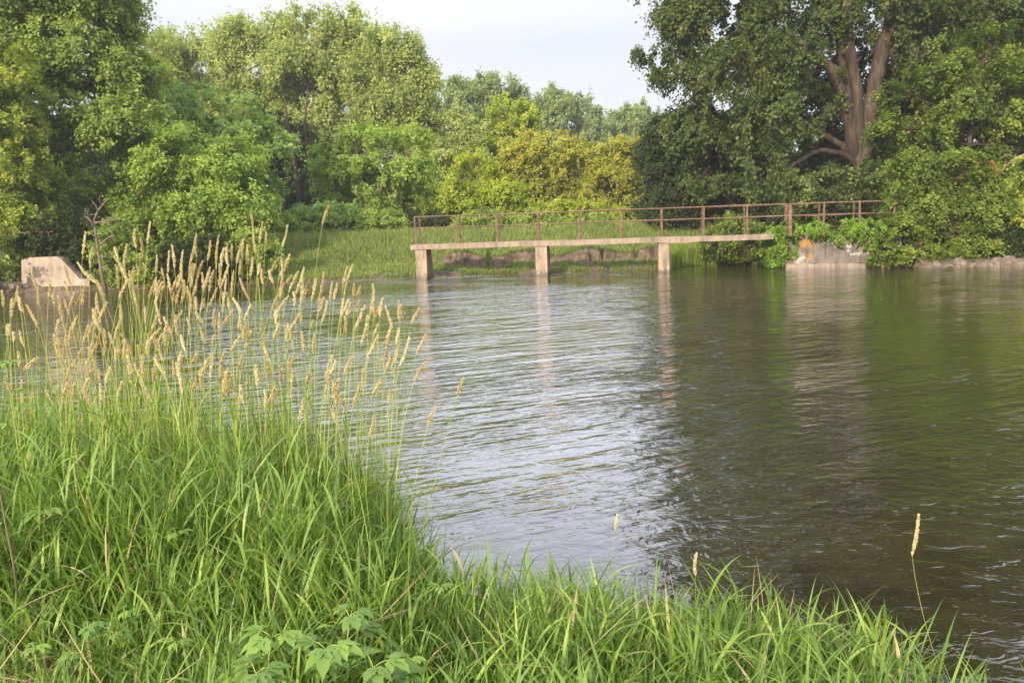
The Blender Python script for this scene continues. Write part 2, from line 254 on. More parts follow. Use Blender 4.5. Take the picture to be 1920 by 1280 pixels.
def water():
    m, N, L, b = newmat('river_water')
    g = N.new('ShaderNodeNewGeometry')
    def mapn(scale, rot, sc=1.0, det=3, rough=0.5, off=(0, 0, 0), dist=0.0):
        mp = N.new('ShaderNodeMapping'); mp.inputs['Scale'].default_value = scale; mp.inputs['Location'].default_value = off
        n = N.new('ShaderNodeTexNoise'); n.inputs['Scale'].default_value = sc; n.inputs['Detail'].default_value = det; n.inputs['Roughness'].default_value = rough
        n.inputs['Distortion'].default_value = dist
        vr = N.new('ShaderNodeVectorRotate'); vr.rotation_type = 'Z_AXIS'; vr.inputs['Angle'].default_value = rot
        L.new(g.outputs['Position'], vr.inputs['Vector']); L.new(vr.outputs[0], mp.inputs[0]); L.new(mp.outputs[0], n.inputs['Vector']); return n.outputs[0]
    def math_(op, a, c):
        q = N.new('ShaderNodeMath'); q.operation = op
        for i, v in enumerate((a, c)):
            if isinstance(v, (int, float)): q.inputs[i].default_value = v
            else: L.new(v, q.inputs[i])
        return q.outputs[0]
    # long crested wind ripples, crests running across the view and slightly away to the right
    rip = mapn((1.15, 5.4, 1), math.radians(-24), 1.0, 2, 0.45, dist=0.25)
    fine = mapn((3.0, 13.0, 1), math.radians(-18), 1.0, 2, 0.5, (3, 1, 0), 0.3)
    chop = mapn((4.5, 7.0, 1), math.radians(12), 1.0, 3, 0.55, (7, 2, 0), 0.6)
    patch = mapn((0.10, 0.16, 1), math.radians(20), 1.0, 2, 0.5, (4.3, 9.1, 0))
    pm = N.new('ShaderNodeMapRange'); pm.inputs[1].default_value = 0.38; pm.inputs[2].default_value = 0.6; pm.inputs[3].default_value = 0.45; pm.inputs[4].default_value = 1.15; L.new(patch, pm.inputs[0])
    # calm lee right next to the near bank, growing with distance from it
    sp = N.new('ShaderNodeSeparateXYZ'); L.new(g.outputs['Position'], sp.inputs[0])
    lee = N.new('ShaderNodeMapRange'); lee.inputs[1].default_value = 4.5; lee.inputs[2].default_value = 11.5; lee.inputs[3].default_value = 0.16; lee.inputs[4].default_value = 1.0; L.new(sp.outputs['Y'], lee.inputs[0])
    h = math_('ADD', math_('MULTIPLY', rip, 0.07), math_('MULTIPLY', fine, 0.016))
    xr = math_('SUBTRACT', sp.outputs['X'], math_('MULTIPLY', sp.outputs['Y'], 0.16))
    lr = N.new('ShaderNodeMapRange'); lr.inputs[1].default_value = -0.3; lr.inputs[2].default_value = 2.5; lr.inputs[3].default_value = 1.0; lr.inputs[4].default_value = 0.5; L.new(xr, lr.inputs[0])
    h = math_('MULTIPLY', math_('MULTIPLY', h, lee.outputs[0]), lr.outputs[0])
    cf = N.new('ShaderNodeMapRange'); cf.inputs[1].default_value = 4; cf.inputs[2].default_value = 20; cf.inputs[3].default_value = 0.0145; cf.inputs[4].default_value = 0.020; L.new(sp.outputs['Y'], cf.inputs[0])
    h = math_('ADD', h, math_('MULTIPLY', chop, cf.outputs[0]))
    pp = mapn((0.5, 0.9, 1), math.radians(-30), 1.0, 3, 0.55, (2.1, 5.5, 0)); pq = N.new('ShaderNodeMapRange'); pq.inputs[1].default_value = 0.35; pq.inputs[2].default_value = 0.62; pq.inputs[3].default_value = 0.55; pq.inputs[4].default_value = 1.25; L.new(pp, pq.inputs[0])
    h = math_('MULTIPLY', math_('MULTIPLY', h, pm.outputs[0]), pq.outputs[0])
    bp = N.new('ShaderNodeBump'); bp.inputs['Strength'].default_value = 1.0; bp.inputs['Distance'].default_value = 1.0; L.new(h, bp.inputs['Height'])
    L.new(bp.outputs[0], b.inputs['Normal'])
    fr = N.new('ShaderNodeFresnel'); fr.inputs['IOR'].default_value = 1.33; L.new(bp.outputs[0], fr.inputs['Normal'])
    fm = N.new('ShaderNodeMath'); fm.operation = 'MULTIPLY_ADD'; fm.use_clamp = True; fm.inputs[1].default_value = 4.3; fm.inputs[2].default_value = -0.09; L.new(fr.outputs[0], fm.inputs[0])
    gl = N.new('ShaderNodeBsdfGlossy'); gl.inputs['Roughness'].default_value = 0.02; gl.inputs['Color'].default_value = (0.92, 0.93, 0.95, 1); L.new(bp.outputs[0], gl.inputs['Normal'])
    mn = N.new('ShaderNodeMath'); mn.operation = 'MINIMUM'; mn.inputs[1].default_value = 0.88; L.new(fm.outputs[0], mn.inputs[0])
    ms = N.new('ShaderNodeMixShader'); L.new(mn.outputs[0], ms.inputs[0]); L.new(b.outputs[0], ms.inputs[1]); L.new(gl.outputs[0], ms.inputs[2]); L.new(ms.outputs[0], N['Material Output'].inputs[0])
    bed = mapn((1.2, 1.2, 1), 0, 1.0, 7, 0.7, (1, 1, 0))
    r = ramp(N, [(0.014, 0.010, 0.005), (0.028, 0.022, 0.009), (0.034, 0.032, 0.009)], [0.35, 0.5, 0.65]); L.new(bed, r.inputs[0])
    L.new(r.outputs[0], b.inputs['Base Color']); b.inputs['Roughness'].default_value = 0.03
    b.inputs['Specular IOR Level'].default_value = 0.0
    xs = np.linspace(-1500, 1500, 3); V = [(x, y, 0.0) for x in xs for y in (-1500, 0, 2500)]
    o = mesh_np('water', V, [(0, 3, 4, 1), (1, 4, 5, 2), (3, 6, 7, 4), (4, 7, 8, 5)], m)
    setp(o, 'rippled brown river water reflecting the pale sky', 'water', kind='structure')
water()

# ------------------------------------------------------------------ the footbridge
def wline(X, Y): return PZ(X, Y, 0.0)
A0 = wline(787, 522); A1 = wline(1244, 511)
BD = (A1 - A0).normalized(); BN = Vector((-BD.y, BD.x, 0))               # along the bridge, and away from the camera
print('bridge', A0, A1, BD)
def along(X):                                                             # where the sight line through column X meets the bridge's near face
    d = ray(X, 450); # solve A0 + t BD = s d (plan)
    det = BD.x * (-d.y) - BD.y * (-d.x); return ((-A0.x) * (-d.y) - (-A0.y) * (-d.x)) / det
def BP(t, n, z): p = A0 + BD * t + BN * n; return (p.x, p.y, z)
ZB, ZT, ZR, ZM = 1.20, 1.40, 2.545, 2.08
WB = 0.85
M_deck = concrete('deck_concrete', (0.36, 0.28, 0.22), [((along(1425), 0.0, 1.33), (0.9, 1, 0.16), (0.45, 0.22, 0.04), 0.85)], 0.35)
M_pier = concrete('pier_concrete', (0.38, 0.30, 0.22), [((0.3, 0, 0.0), (99, 99, 0.22), (0.06, 0.05, 0.035), 0.8)], 0.55)
bridge = thing('footbridge', 'narrow concrete footbridge with rusty pipe railings on three piers', 'footbridge', (A0.x, A0.y, 0))
rngb = np.random.default_rng(5)
t0, t1, tend = along(769), along(1450), along(1676)
def deck():
    g = Geo(); n = 40; ts = np.linspace(t0, t1, n); c = []
    for i, t in enumerate(ts):
        w1 = 0.006 * rngb.standard_normal(); w2 = 0.004 * rngb.standard_normal(); sag = -0.008 * math.sin((t - t0) * 1.1)
        z0 = ZB + w1 - (0.05 if 27 < i < 31 else 0) + sag; z1 = ZT + w2 * 0.6 + sag
        c += [BP(t, -0.05, z0), BP(t, -0.05 - 0.02, z1), BP(t, WB + 0.05, z1), BP(t, WB + 0.05, z0)]
    F = []
    for i in range(n - 1):
        a, b_ = i * 4, i * 4 + 4
        for k in range(4): F.append((a + k, a + (k + 1) % 4, b_ + (k + 1) % 4, b_ + k))
    F += [(3, 2, 1, 0), (4 * n - 4, 4 * n - 3, 4 * n - 2, 4 * n - 1)]
    g.add(c, F); g.build('deck', M_deck, bridge)
deck()
for k, (X0, X1) in enumerate([(777, 798), (1003, 1025), (1235, 1255)]):
    a, c = along(X0), along(X1); g = Geo(); ny = 7
    for (n0, n1, ex, zt) in ((0.0, 0.22, 0.0, ZB - 0.003), (0.22, WB, 0.012, ZB - 0.001)):
        V = []; zz = np.linspace(-0.7, zt, ny)
        for z in zz:
            fl = 0.10 * (1 - (z + 0.7) / (ZB + 0.7)) if n0 > 0 else 0.01 * rngb.standard_normal()
            V += [BP(a - ex, n0, z), BP(c + ex + (fl if n0 > 0 else 0), n0, z), BP(c + ex + fl, n1 + fl, z), BP(a - ex, n1 + fl, z)]
        F = []
        for i in range(ny - 1):
            for q in range(4): F.append((i * 4 + q, i * 4 + (q + 1) % 4, i * 4 + 4 + (q + 1) % 4, i * 4 + 4 + q))
        F += [(3, 2, 1, 0), (ny * 4 - 4, ny * 4 - 3, ny * 4 - 2, ny * 4 - 1)]
        g.add(V, F)
    if k == 0: g.hexa([BP(a, -0.05, -0.5), BP(c - 0.02, -0.05, -0.5), BP(c - 0.02, -0.003, -0.5), BP(a, -0.003, -0.5), BP(a, -0.03, 0.12), BP(c - 0.02, -0.03, 0.12), BP(c - 0.02, -0.003, 0.14), BP(a, -0.003, 0.14)])
    o = g.build('pier', M_pier, bridge)
    if k > 0:                                                            # weathered timber battens strapped to the pier face
        for q in range(4 if k == 1 else 3):
            g2 = Geo(); s = a + 0.03 + (c - a - 0.08) * q / (3 if k == 1 else 2); lean = 0.03 * rngb.standard_normal(); top = 1.05 - 0.5 * rngb.random() if k == 1 else 0.5
            g2.hexa([BP(s - 0.04, -0.045, -0.4), BP(s + 0.04, -0.045, -0.4), BP(s + 0.04, -0.003, -0.4), BP(s - 0.04, -0.003, -0.4),
                     BP(s - 0.035 + lean, -0.035, top), BP(s + 0.03 + lean, -0.035, top + 0.05), BP(s + 0.03 + lean, -0.003, top + 0.05), BP(s - 0.035 + lean, -0.003, top)])
            g2.build('timber', M_barkl, o).matrix_parent_inverse = Matrix()
            bpy.context.view_layer.update()
def box_between(p, q, w, dpt):
    p, q = Vector(p), Vector(q); d = (q - p).normalized(); s = Vector((BN.x, BN.y, 0)) * dpt / 2
    s2 = d.cross(BN).normalized() * w / 2
    return [p - s - s2, p - s + s2, p + s + s2, p + s - s2, q - s - s2, q - s + s2, q + s + s2, q + s - s2]
near_posts = [780, 855, 931, 1008, 1085, 1162, 1240, 1319, 1399, 1478, 1543, 1609, 1674]
ts = [along(X) + 0.0 for X in near_posts]
for side, n in ((0, 0.03), (1, WB - 0.03)):
    rail = None
    pts = [BP(t0 + 0.2 if i == 0 else t, n, ZR + 0.012 * rngb.standard_normal() * (i > 0)) for i, t in enumerate(ts)]
    g = Geo(); g.tube(pts, [0.024] * len(pts), 8); top = g.build('top_rail', M_rust, bridge, True)
    pts = [(p[0], p[1], ZM + 0.014 * rngb.standard_normal()) for p in pts]
    g = Geo(); g.tube(pts, [0.021] * len(pts), 8); g.build('middle_rail', M_rust, bridge, True)
    for i, t in enumerate(ts):
        g = Geo(); tt = t0 + 0.2 if i == 0 else t; wd = 0.062 if i != 9 else 0.13; ln = 0.015 * rngb.standard_normal()
        zb = ZT - 0.03 if i < 9 else 1.30
        g.hexa(box_between(BP(tt + ln, n, zb), BP(tt, n, ZR + 0.02), 0.014, 0.06)); g.hexa(box_between(BP(tt + ln + wd / 2, n - 0.028 * (1 - 2 * side), zb), BP(tt + wd / 2, n - 0.028 * (1 - 2 * side), ZR + 0.015), wd - 0.018, 0.01))
        g.build('post', M_rust, bridge)

# ------------------------------------------------------------------ abutment wall on the right
W0 = wline(1474, 502.5); W1 = wline(1625, 501); WD = (W1 - W0).normalized(); WN = Vector((-WD.y, WD.x, 0)); WL = 4.2
def WP(s, n, z): p = W0 + WD * s + WN * n; return (p.x - W0.x, p.y - W0.y, z)
M_wall = concrete('abutment_concrete', (0.19, 0.165, 0.145),
    [((0.72, -0.05, 0.98), (0.34, 2, 0.30), (0.50, 0.24, 0.03), 0.9), ((0.85, -0.05, 0.45), (0.16, 2, 0.22), (0.50, 0.27, 0.05), 0.8),
     ((0.45, 0, 0.35), (0.30, 2, 0.30), (0.62, 0.58, 0.50), 0.75), ((1.7, 0, 1.1), (0.35, 2, 0.25), (0.62, 0.60, 0.56), 0.75), ((2.5, 0, 1.05), (0.4, 2, 0.3), (0.6, 0.58, 0.55), 0.7),
     ((2.75, 0, 0.52), (0.62, 2, 0.10), (0.78, 0.77, 0.75), 0.95), ((2.2, 0, 0.85), (0.12, 2, 0.35), (0.66, 0.65, 0.62), 0.85)], 0.55)
abut = thing('abutment_wall', 'stained grey concrete abutment wall carrying the right end of the footbridge', 'abutment', (W0.x, W0.y, 0))
def wall_block(name, s0, s1, n0, n1, z0, z1, mat, par, slope=0.0, nz=8, nx=20):
    V = []; F = []                                                        # front as a grid with small dents, other faces plain
    for i in range(nx + 1):
        for j in range(nz + 1):
            s = s0 + (s1 - s0) * i / nx; z = z0 + (z1 - z0) * j / nz
            dnt = 0.008 * rngb.standard_normal() if 0 < j < nz else 0.0
            V.append(WP(s, n0 + slope * (z - z0) + dnt, z + (0.012 * rngb.standard_normal() if j == nz else 0)))
    for i in range(nx):
        for j in range(nz): a = i * (nz + 1) + j; F.append((a, a + nz + 1, a + nz + 2, a + 1))
    k = len(V)
    V += [WP(s0, n1, z0), WP(s1, n1, z0), WP(s1, n1, z1), WP(s0, n1, z1)]
    e0b, e0t, e1b, e1t = 0, nz, nx * (nz + 1), nx * (nz + 1) + nz
    F += [(e0t, e1t, k + 2, k + 3), (k, k + 3, k + 2, k + 1), (e0b, e0t, k + 3, k), (e1t, e1b, k + 1, k + 2)]
    V = np.array(V) + np.array([W0.x, W0.y, 0])
    return mesh_np(name, V, F, mat, par)
wall_block('wall', 0, WL, 0.0, 1.6, -0.9, 1.37, M_wall, abut, 0.01)
wall_block('footing', -0.02, WL, -0.10, -0.004, -0.95, 0.18, concrete('footing_concrete', (0.29, 0.24, 0.2), [], 0.4), abut, 0.02, 3)
g = Geo(); pA = W0 - WD * 0.14
g.hexa([(pA.x + a, pA.y + b_, z) for z in (-0.5, 1.25) for a, b_ in ((-0.04, -0.05), (0.05, -0.05), (0.05, 0.1), (-0.04, 0.1))])
g.build('gate_post', M_bark, abut)

# ------------------------------------------------------------------ wing wall on the left bank
LW = wline(60, 546); M_wing = concrete('wing_concrete', (0.44, 0.35, 0.28), [], 0.25)
wing = thing('wing_wall', 'pinkish concrete wing wall with a sloping shoulder at the left bank', 'wing wall', (LW.x, LW.y, 0))
def prof(name, pix, D, thick, mat, par):
    pts = [P(X, Y, D) for X, Y in pix]; n = len(pts); V = [tuple(p) for p in pts] + [(p.x - 0.15, p.y + thick, p.z) for p in pts]
    me = bpy.data.meshes.new(name); L0 = par.location
    me.from_pydata([(v[0] - L0.x, v[1] - L0.y, v[2] - L0.z) for v in V], [], [tuple(range(n))[::-1], tuple(range(n, 2 * n))] + [(i, (i + 1) % n, n + (i + 1) % n, n + i) for i in range(n)])
    me.update(); me.materials.append(mat); o = link(bpy.data.objects.new(name, me)); o.parent = par
    bv = o.modifiers.new('edge', 'BEVEL'); bv.width = 0.015; bv.segments = 2; bv.limit_method = 'ANGLE'
    return o
prof('wall', [(40, 575), (40, 487), (56, 483), (106, 481.5), (114, 485), (150, 523), (167, 524.5), (167, 570)], LW.y, 1.5, M_wing, wing)
prof('ledge', [(-60, 578), (-60, 533), (38, 531), (38, 576)], LW.y - 0.12, 1.3, M_wing, wing)
for X in (66, 95):
    g = Geo(); p = P(X, 470, LW.y + 0.8); g.tube([(p.x, p.y, 1.1), (p.x, p.y, 1.8), (p.x, p.y, 2.45)], [0.03] * 3, 6); g.build('railing_post', M_rust, wing)
g = Geo(); p = P(58, 437, LW.y + 0.8); q = P(100, 437, LW.y + 0.8); g.tube([(p.x - 2.5, p.y, 2.43), (p.x, p.y, 2.44), (q.x, q.y, 2.44)], [0.025] * 3, 6); g.build('railing_rail', M_rust, wing)

# ------------------------------------------------------------------ trees
def nrm(a): return a / (np.linalg.norm(a, axis=-1, keepdims=True) + 1e-9)
def leaves(rng, C, axis, csize, nleaf, lsize, spread=0.75, upn=0.6, ntw=7, droop=0.3, tint=None, out=None, aspect=0.72):
    """leaf quads along twigs of every clump; C (k,3) centres, axis (k,3) spray directions"""
    k = len(C); ci = rng.integers(0, k, nleaf); tw = rng.integers(0, ntw, nleaf)
    TD = nrm(axis[:, None, :] + spread * rng.standard_normal((k, ntw, 3)))
    TL = csize[:, None] * rng.uniform(0.5, 1.15, (k, ntw))
    t = rng.uniform(0.05, 1.0, nleaf) ** 0.8
    d = TD[ci, tw]; pos = C[ci] + d * (t * TL[ci, tw])[:, None]
    pos[:, 2] -= droop * csize[ci] * t ** 2
    pos += rng.standard_normal((nleaf, 3)) * (0.13 * csize[ci])[:, None]
    o = out[ci] if out is not None else 0
    n = nrm(rng.standard_normal((nleaf, 3)) * 0.62 + np.array([0, 0, upn]) + 0.75 * o)
    a = nrm(d + 0.9 * rng.standard_normal((nleaf, 3)) + np.array([0, 0, -0.35])); a = nrm(a - n * (a * n).sum(1, keepdims=True))
    b = np.cross(n, a); s = lsize * rng.uniform(0.65, 1.3, nleaf)[:, None]
    V = np.stack([pos - a * s * 0.5, pos + b * s * aspect * 0.5 - a * s * 0.08, pos + a * s * 0.5, pos - b * s * aspect * 0.5 - a * s * 0.08], 1)
    ct = rng.uniform(0, 1, k) if tint is None else tint
    tv = np.clip(0.55 * ct[ci] + 0.45 * rng.uniform(0, 1, nleaf), 0, 1)
    return V.reshape(-1, 3), np.arange(4 * nleaf).reshape(-1, 4), np.repeat(tv, 4)

def limb(g, rng, p, q, r0, r1, seg=7, bow=0.12, n=7, rough=0.06):
    p, q = np.array(p, float), np.array(q, float); L = np.linalg.norm(q - p); t = np.linspace(0, 1, n)[:, None]
    off = rng.standard_normal(3) * bow * L; off[2] = abs(off[2]) * 0.6
    pts = p + (q - p) * t + off * (t * (1 - t)) * 1.6
    pts[1:-1] += rng.standard_normal((n - 2, 3)) * 0.012 * L
    g.tube(pts, np.linspace(r0, r1, n), seg, rng, rough); return pts

def tree(name, label, cat, base, lobes, D, mat, leaf=0.15, lai=4.0, style='round', group=None, trunk_r=0.25, seed=1, bark=None,
         csize=0.75, gap=0.25, depth=0.9, crown='crown', stems=1, explicit=None, twigs=True, yoff=None, tbias=None):
    """base: photo (X, Y) of the foot or world xyz; lobes: (X, Y, rx, ry[, dD]) in photo pixels at distance D"""
    rng = np.random.default_rng(seed); sc = D / F_PX; bark = bark or M_bark
    if len(base) == 2:
        p = P(base[0], 430, D); base = (p.x, D, gz1(p.x, D) - 0.1)
    th = thing(name, label, cat, base, group); base = np.array(base, float)
    LC = []; LR = []
    for lb in lobes:
        X, Y, rx, ry = lb[:4]; dd = lb[4] if len(lb) > 4 else rng.uniform(-0.25, 0.25) * rx * sc
        c = P(X, Y, D + dd); k = (D + dd) / F_PX
        LC.append(tuple(c)); LR.append((rx * k * 1.06, max(rx, ry) * k * depth, ry * k * 1.06))
    LC = np.array(LC); LR = np.array(LR)
    area = math.pi * LR[:, 0] * LR[:, 2]; nleaf = int(1.75 * lai * area.sum() / (leaf * leaf * 0.36)); per = 95
    nc = max(12, nleaf // per); lid = rng.choice(len(LC), nc * 3, p=area / area.sum())
    u = nrm(rng.standard_normal((nc * 3, 3))); rr = rng.uniform(0.25, 1.0, (nc * 3, 1)) ** 0.55
    C = LC[lid] + u * rr * LR[lid]
    ph = rng.uniform(0, 6, 3); q = C / (csize * 1.3)
    fld = np.sin(q[:, 0] * 1.9 + ph[0] + np.sin(q[:, 2] * 1.3)) + np.sin(q[:, 2] * 2.3 + ph[1] + np.sin(q[:, 1])) + np.sin(q[:, 1] * 1.7 + ph[2] + np.sin(q[:, 0]))
    keep = (fld + 3) / 6 > rng.uniform(0, 1, len(C)) * gap + gap * 0.55
    zg = gz(C[:, 0], C[:, 1]); keep &= C[:, 2] > zg + 0.15
    C = C[keep][:nc]; u = u[keep][:nc]; lid = lid[keep][:nc]
    up = {'up': 1.1, 'round': 0.35, 'layer': 0.0, 'hang': -0.55}[style]
    ax = nrm(u * (0.4 if style == 'up' else 0.9) + np.array([0, 0, up]) + 0.25 * rng.standard_normal(C.shape))
    if style == 'layer': ax[:, 2] *= 0.35; ax = nrm(ax)
    cs = csize * rng.uniform(0.6, 1.25, len(C))
    tint = rng.uniform(0, 1, len(C))
    if tbias is not None:                                              # leaf tint shifts to the yellower end towards one side of the crown
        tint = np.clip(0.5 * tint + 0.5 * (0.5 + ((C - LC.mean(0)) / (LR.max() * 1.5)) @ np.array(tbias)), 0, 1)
    dr = {'up': 0.02, 'round': 0.25, 'layer': 0.35, 'hang': 0.5}[style]
    V, F, T = leaves(rng, C, ax, cs, nleaf, leaf, {'up': 0.24, 'round': 0.7, 'layer': 0.6, 'hang': 0.5}[style], {'up': 0.25, 'round': 0.5, 'layer': 1.0, 'hang': 0.35}[style], 6, dr, tint, u)
    keepv = (V[:, 2].reshape(-1, 4).min(1) > 0.03)
    F = F[keepv]; idx = F.ravel(); V = V[idx]; T = T[idx]; F = np.arange(len(V)).reshape(-1, 4)
    mesh_np(crown, V, F, LEAF[mat] if isinstance(mat, str) else mat, th, {'tint': T})
    # trunk, limbs to the lobes, twigs to the clumps
    g = Geo(); top = LC[np.argmax(LC[:, 2])]; cen = LC.mean(0)
    if explicit is None:
        foots = [base + np.array([rng.uniform(-1, 1), rng.uniform(-1, 1), 0]) * (0.0 if stems == 1 else 0.35 * stems ** 0.5) for _ in range(stems)]
        lows = LC[:, 2] - LR[:, 2]
        fork_z = max(base[2] + 0.4, base[2] + 0.35 * (top[2] - base[2]))
        trunks = []
        for s_i, ft in enumerate(foots):
            fk = ft * 0.6 + cen * 0.4 + rng.standard_normal(3) * 0.15; fk[2] = fork_z
            tp = fk * 0.3 + (top if stems == 1 else LC[rng.integers(len(LC))]) * 0.7
            a = limb(g, rng, ft, fk, trunk_r, trunk_r * 0.75, 9, 0.04, 6); b_ = limb(g, rng, fk, tp, trunk_r * 0.7, trunk_r * 0.2, 8, 0.05, 8); trunks += [b_]
        node = np.vstack(trunks)
        for c, r in zip(LC, LR):
            dist = np.linalg.norm((node - c) * np.array([1, 1, 1.0]), axis=1) + 2.5 * np.maximum(0, node[:, 2] - c[2]); s0 = node[np.argmin(dist)]
            limb(g, rng, s0, c, trunk_r * 0.32, trunk_r * 0.08, 6, 0.08)
    else:
        for pts, rad in explicit:
            pp = np.array([tuple(P(X, Y, D + dd)) for X, Y, dd in pts]); rr2 = np.array(rad)
            tt = np.linspace(0, len(pp) - 1, (len(pp) - 1) * 4 + 1); pf = np.stack([np.interp(tt, range(len(pp)), pp[:, i]) for i in range(3)], 1)
            for _ in range(2): pf[1:-1] = 0.5 * pf[1:-1] + 0.25 * (pf[:-2] + pf[2:])
            pf[1:-1] += rng.standard_normal(pf[1:-1].shape) * 0.03
            gl_ = Geo(); gl_.tube(pf, np.interp(tt, range(len(pp)), rr2), 16, rng, 0.03); gl_.build('limb' if pts is not explicit[0][0] else 'trunk', bark, th, True)
    if twigs:
        sel = rng.choice(len(C), min(len(C), 160 if twigs is True else twigs), replace=False)
        for i in sel: limb(g, rng, LC[lid[i]] * 0.7 + C[i] * 0.3 if explicit is None or True else C[i], C[i] + ax[i] * cs[i] * 0.2, 0.028, 0.008, 4, 0.1, 4, 0)
    tw_ = g.build('twigs' if explicit else 'trunk' if trunk_r > 0.09 else 'stem', bark, th, True)
    if explicit: tw_['kind'] = 'stuff'
    return th

GB = 'trees on the far bank'
# left side
tree('tree', 'tall full tree filling the upper left corner above the wing wall', 'tree', (70, 0), [(40, 40, 120, 90), (150, 90, 110, 90), (215, 150, 90, 80), (90, 170, 90, 80), (240, 235, 90, 75), (180, 320, 90, 70), (80, 290, 85, 80),
     (120, 400, 90, 70), (210, 420, 70, 60), (-90, 120, 110, 130), (120, -50, 130, 90), (170, 20, 80, 60), (0, -60, 130, 90), (-80, 330, 80, 100)], 40.5, 'left', 0.16, 4.2, 'layer', GB, 0.32, 11, gap=0.55, csize=0.8)
tree('tree', 'yellowish green tree leaning over the wing wall at the left edge', 'tree', (-30, 0), [(5, 135, 42, 60), (15, 230, 60, 60), (10, 320, 75, 60), (35, 400, 58, 50), (0, 450, 50, 40), (-70, 250, 90, 120), (45, 430, 40, 30)],
     36.6, 'yellow', 0.13, 4.0, 'layer', GB, 0.16, 12, gap=0.4, csize=0.55)
tree('tree', 'bright green bushy tree with layered drooping sprays left of the grassy bank', 'tree', (380, 0), [(330, 300, 90, 60), (420, 300, 70, 55), (300, 370, 80, 60), (400, 370, 95, 65), (455, 400, 62, 60), (350, 440, 90, 50), (440, 465, 60, 32), (270, 440, 60, 50)],
     38.5, 'fresh', 0.14, 4.2, 'layer', GB, 0.2, 13, gap=0.45, csize=0.65)
tree('tree', 'pale green rounded tree behind the bright bushy tree', 'tree', (400, 0), [(350, 215, 90, 48), (300, 250, 70, 50), (430, 240, 85, 50), (490, 270, 55, 55), (380, 280, 100, 50), (480, 340, 50, 50)],
     46, 'pale', 0.16, 4.0, 'layer', GB, 0.24, 14, gap=0.35, csize=0.75)
# tall cottonwoods in the back
GC = 'tall cottonwoods behind the far bank'
cw = [('tall cottonwood peeking over the upper left tree, leftmost of the tall row', (250, 0), [(240, 110, 34, 60), (212, 120, 30, 50), (275, 150, 40, 50), (250, 190, 60, 50), (300, 120, 20, 50), (270, 220, 60, 50)], 68),
      ('narrow pointed cottonwood beside a gap of sky in the left treeline', (320, 0), [(310, 105, 24, 42), (333, 120, 20, 40), (305, 160, 40, 30), (330, 210, 50, 30), (310, 240, 60, 40)], 72),
      ('low rounded cottonwood between the two gaps of sky in the left treeline', (385, 0), [(378, 108, 38, 36), (400, 125, 34, 40), (350, 130, 26, 36), (375, 190, 60, 40), (400, 180, 50, 50), (380, 235, 70, 40)], 72),
      ('broad cottonwood with a ragged top left of the leaning bare trunks', (470, 0), [(455, 90, 36, 44), (500, 80, 36, 42), (430, 120, 34, 40), (480, 150, 70, 50), (520, 190, 50, 60), (450, 210, 60, 40), (540, 100, 30, 50), (440, 62, 12, 22), (500, 240, 60, 40), (430, 240, 40, 30)], 69),
      ('tallest cottonwood of the row with bare leaning trunk below its crown', (560, 0), [(557, 60, 15, 32), (590, 90, 40, 50), (545, 150, 40, 60), (600, 170, 50, 60), (570, 240, 50, 50), (530, 270, 40, 50), (582, 45, 8, 14), (560, 300, 50, 30), (610, 260, 50, 40)], 66),
      ('wide dome shaped cottonwood right of the leaning bare trunks', (650, 0), [(640, 75, 40, 36), (668, 66, 20, 26), (690, 110, 50, 46), (640, 150, 60, 50), (700, 180, 60, 50), (660, 230, 60, 40), (620, 110, 40, 40), (655, 270, 60, 30)], 67),
      ('outer cottonwood reaching out to the right against the open sky', (740, 0), [(735, 110, 34, 36), (770, 130, 26, 46), (805, 150, 26, 16), (760, 170, 50, 34), (720, 210, 50, 40), (778, 100, 10, 26), (790, 165, 30, 20), (745, 240, 40, 30), (715, 80, 16, 22), (700, 250, 50, 30), (690, 170, 40, 40), (755, 200, 50, 40)], 64)]
for i, (lab, b_, lo, D) in enumerate(cw):
    tree('cottonwood_tree', lab, 'tree', b_, lo, D, 'cotton', 0.22, 4.3, 'up', GC, 0.30, 30 + i, csize=1.35, gap=0.38, bark=M_barkl)
g = thing('bare_tree', 'pair of bare leaning trunks in the dark gap of the woods', 'tree', tuple(P(565, 430, 58)), None)
g.location.z = gz1(g.location.x, 58)
for k, (pp, r0) in enumerate([([(566, 410), (557, 340), (549, 290), (540, 235), (534, 190)], 0.18), ([(590, 400), (582, 330), (575, 270), (572, 225), (576, 180)], 0.17), ([(580, 320), (598, 285), (612, 270)], 0.05), ([(556, 330), (540, 310), (532, 300)], 0.05)]):
    q = Geo(); q.tube([tuple(P(X, Y, 58)) for X, Y in pp], np.linspace(r0, r0 * 0.35, len(pp)), 9, rngb, 0.05); q.build('trunk' if k < 2 else 'branch', M_bark, g, True)
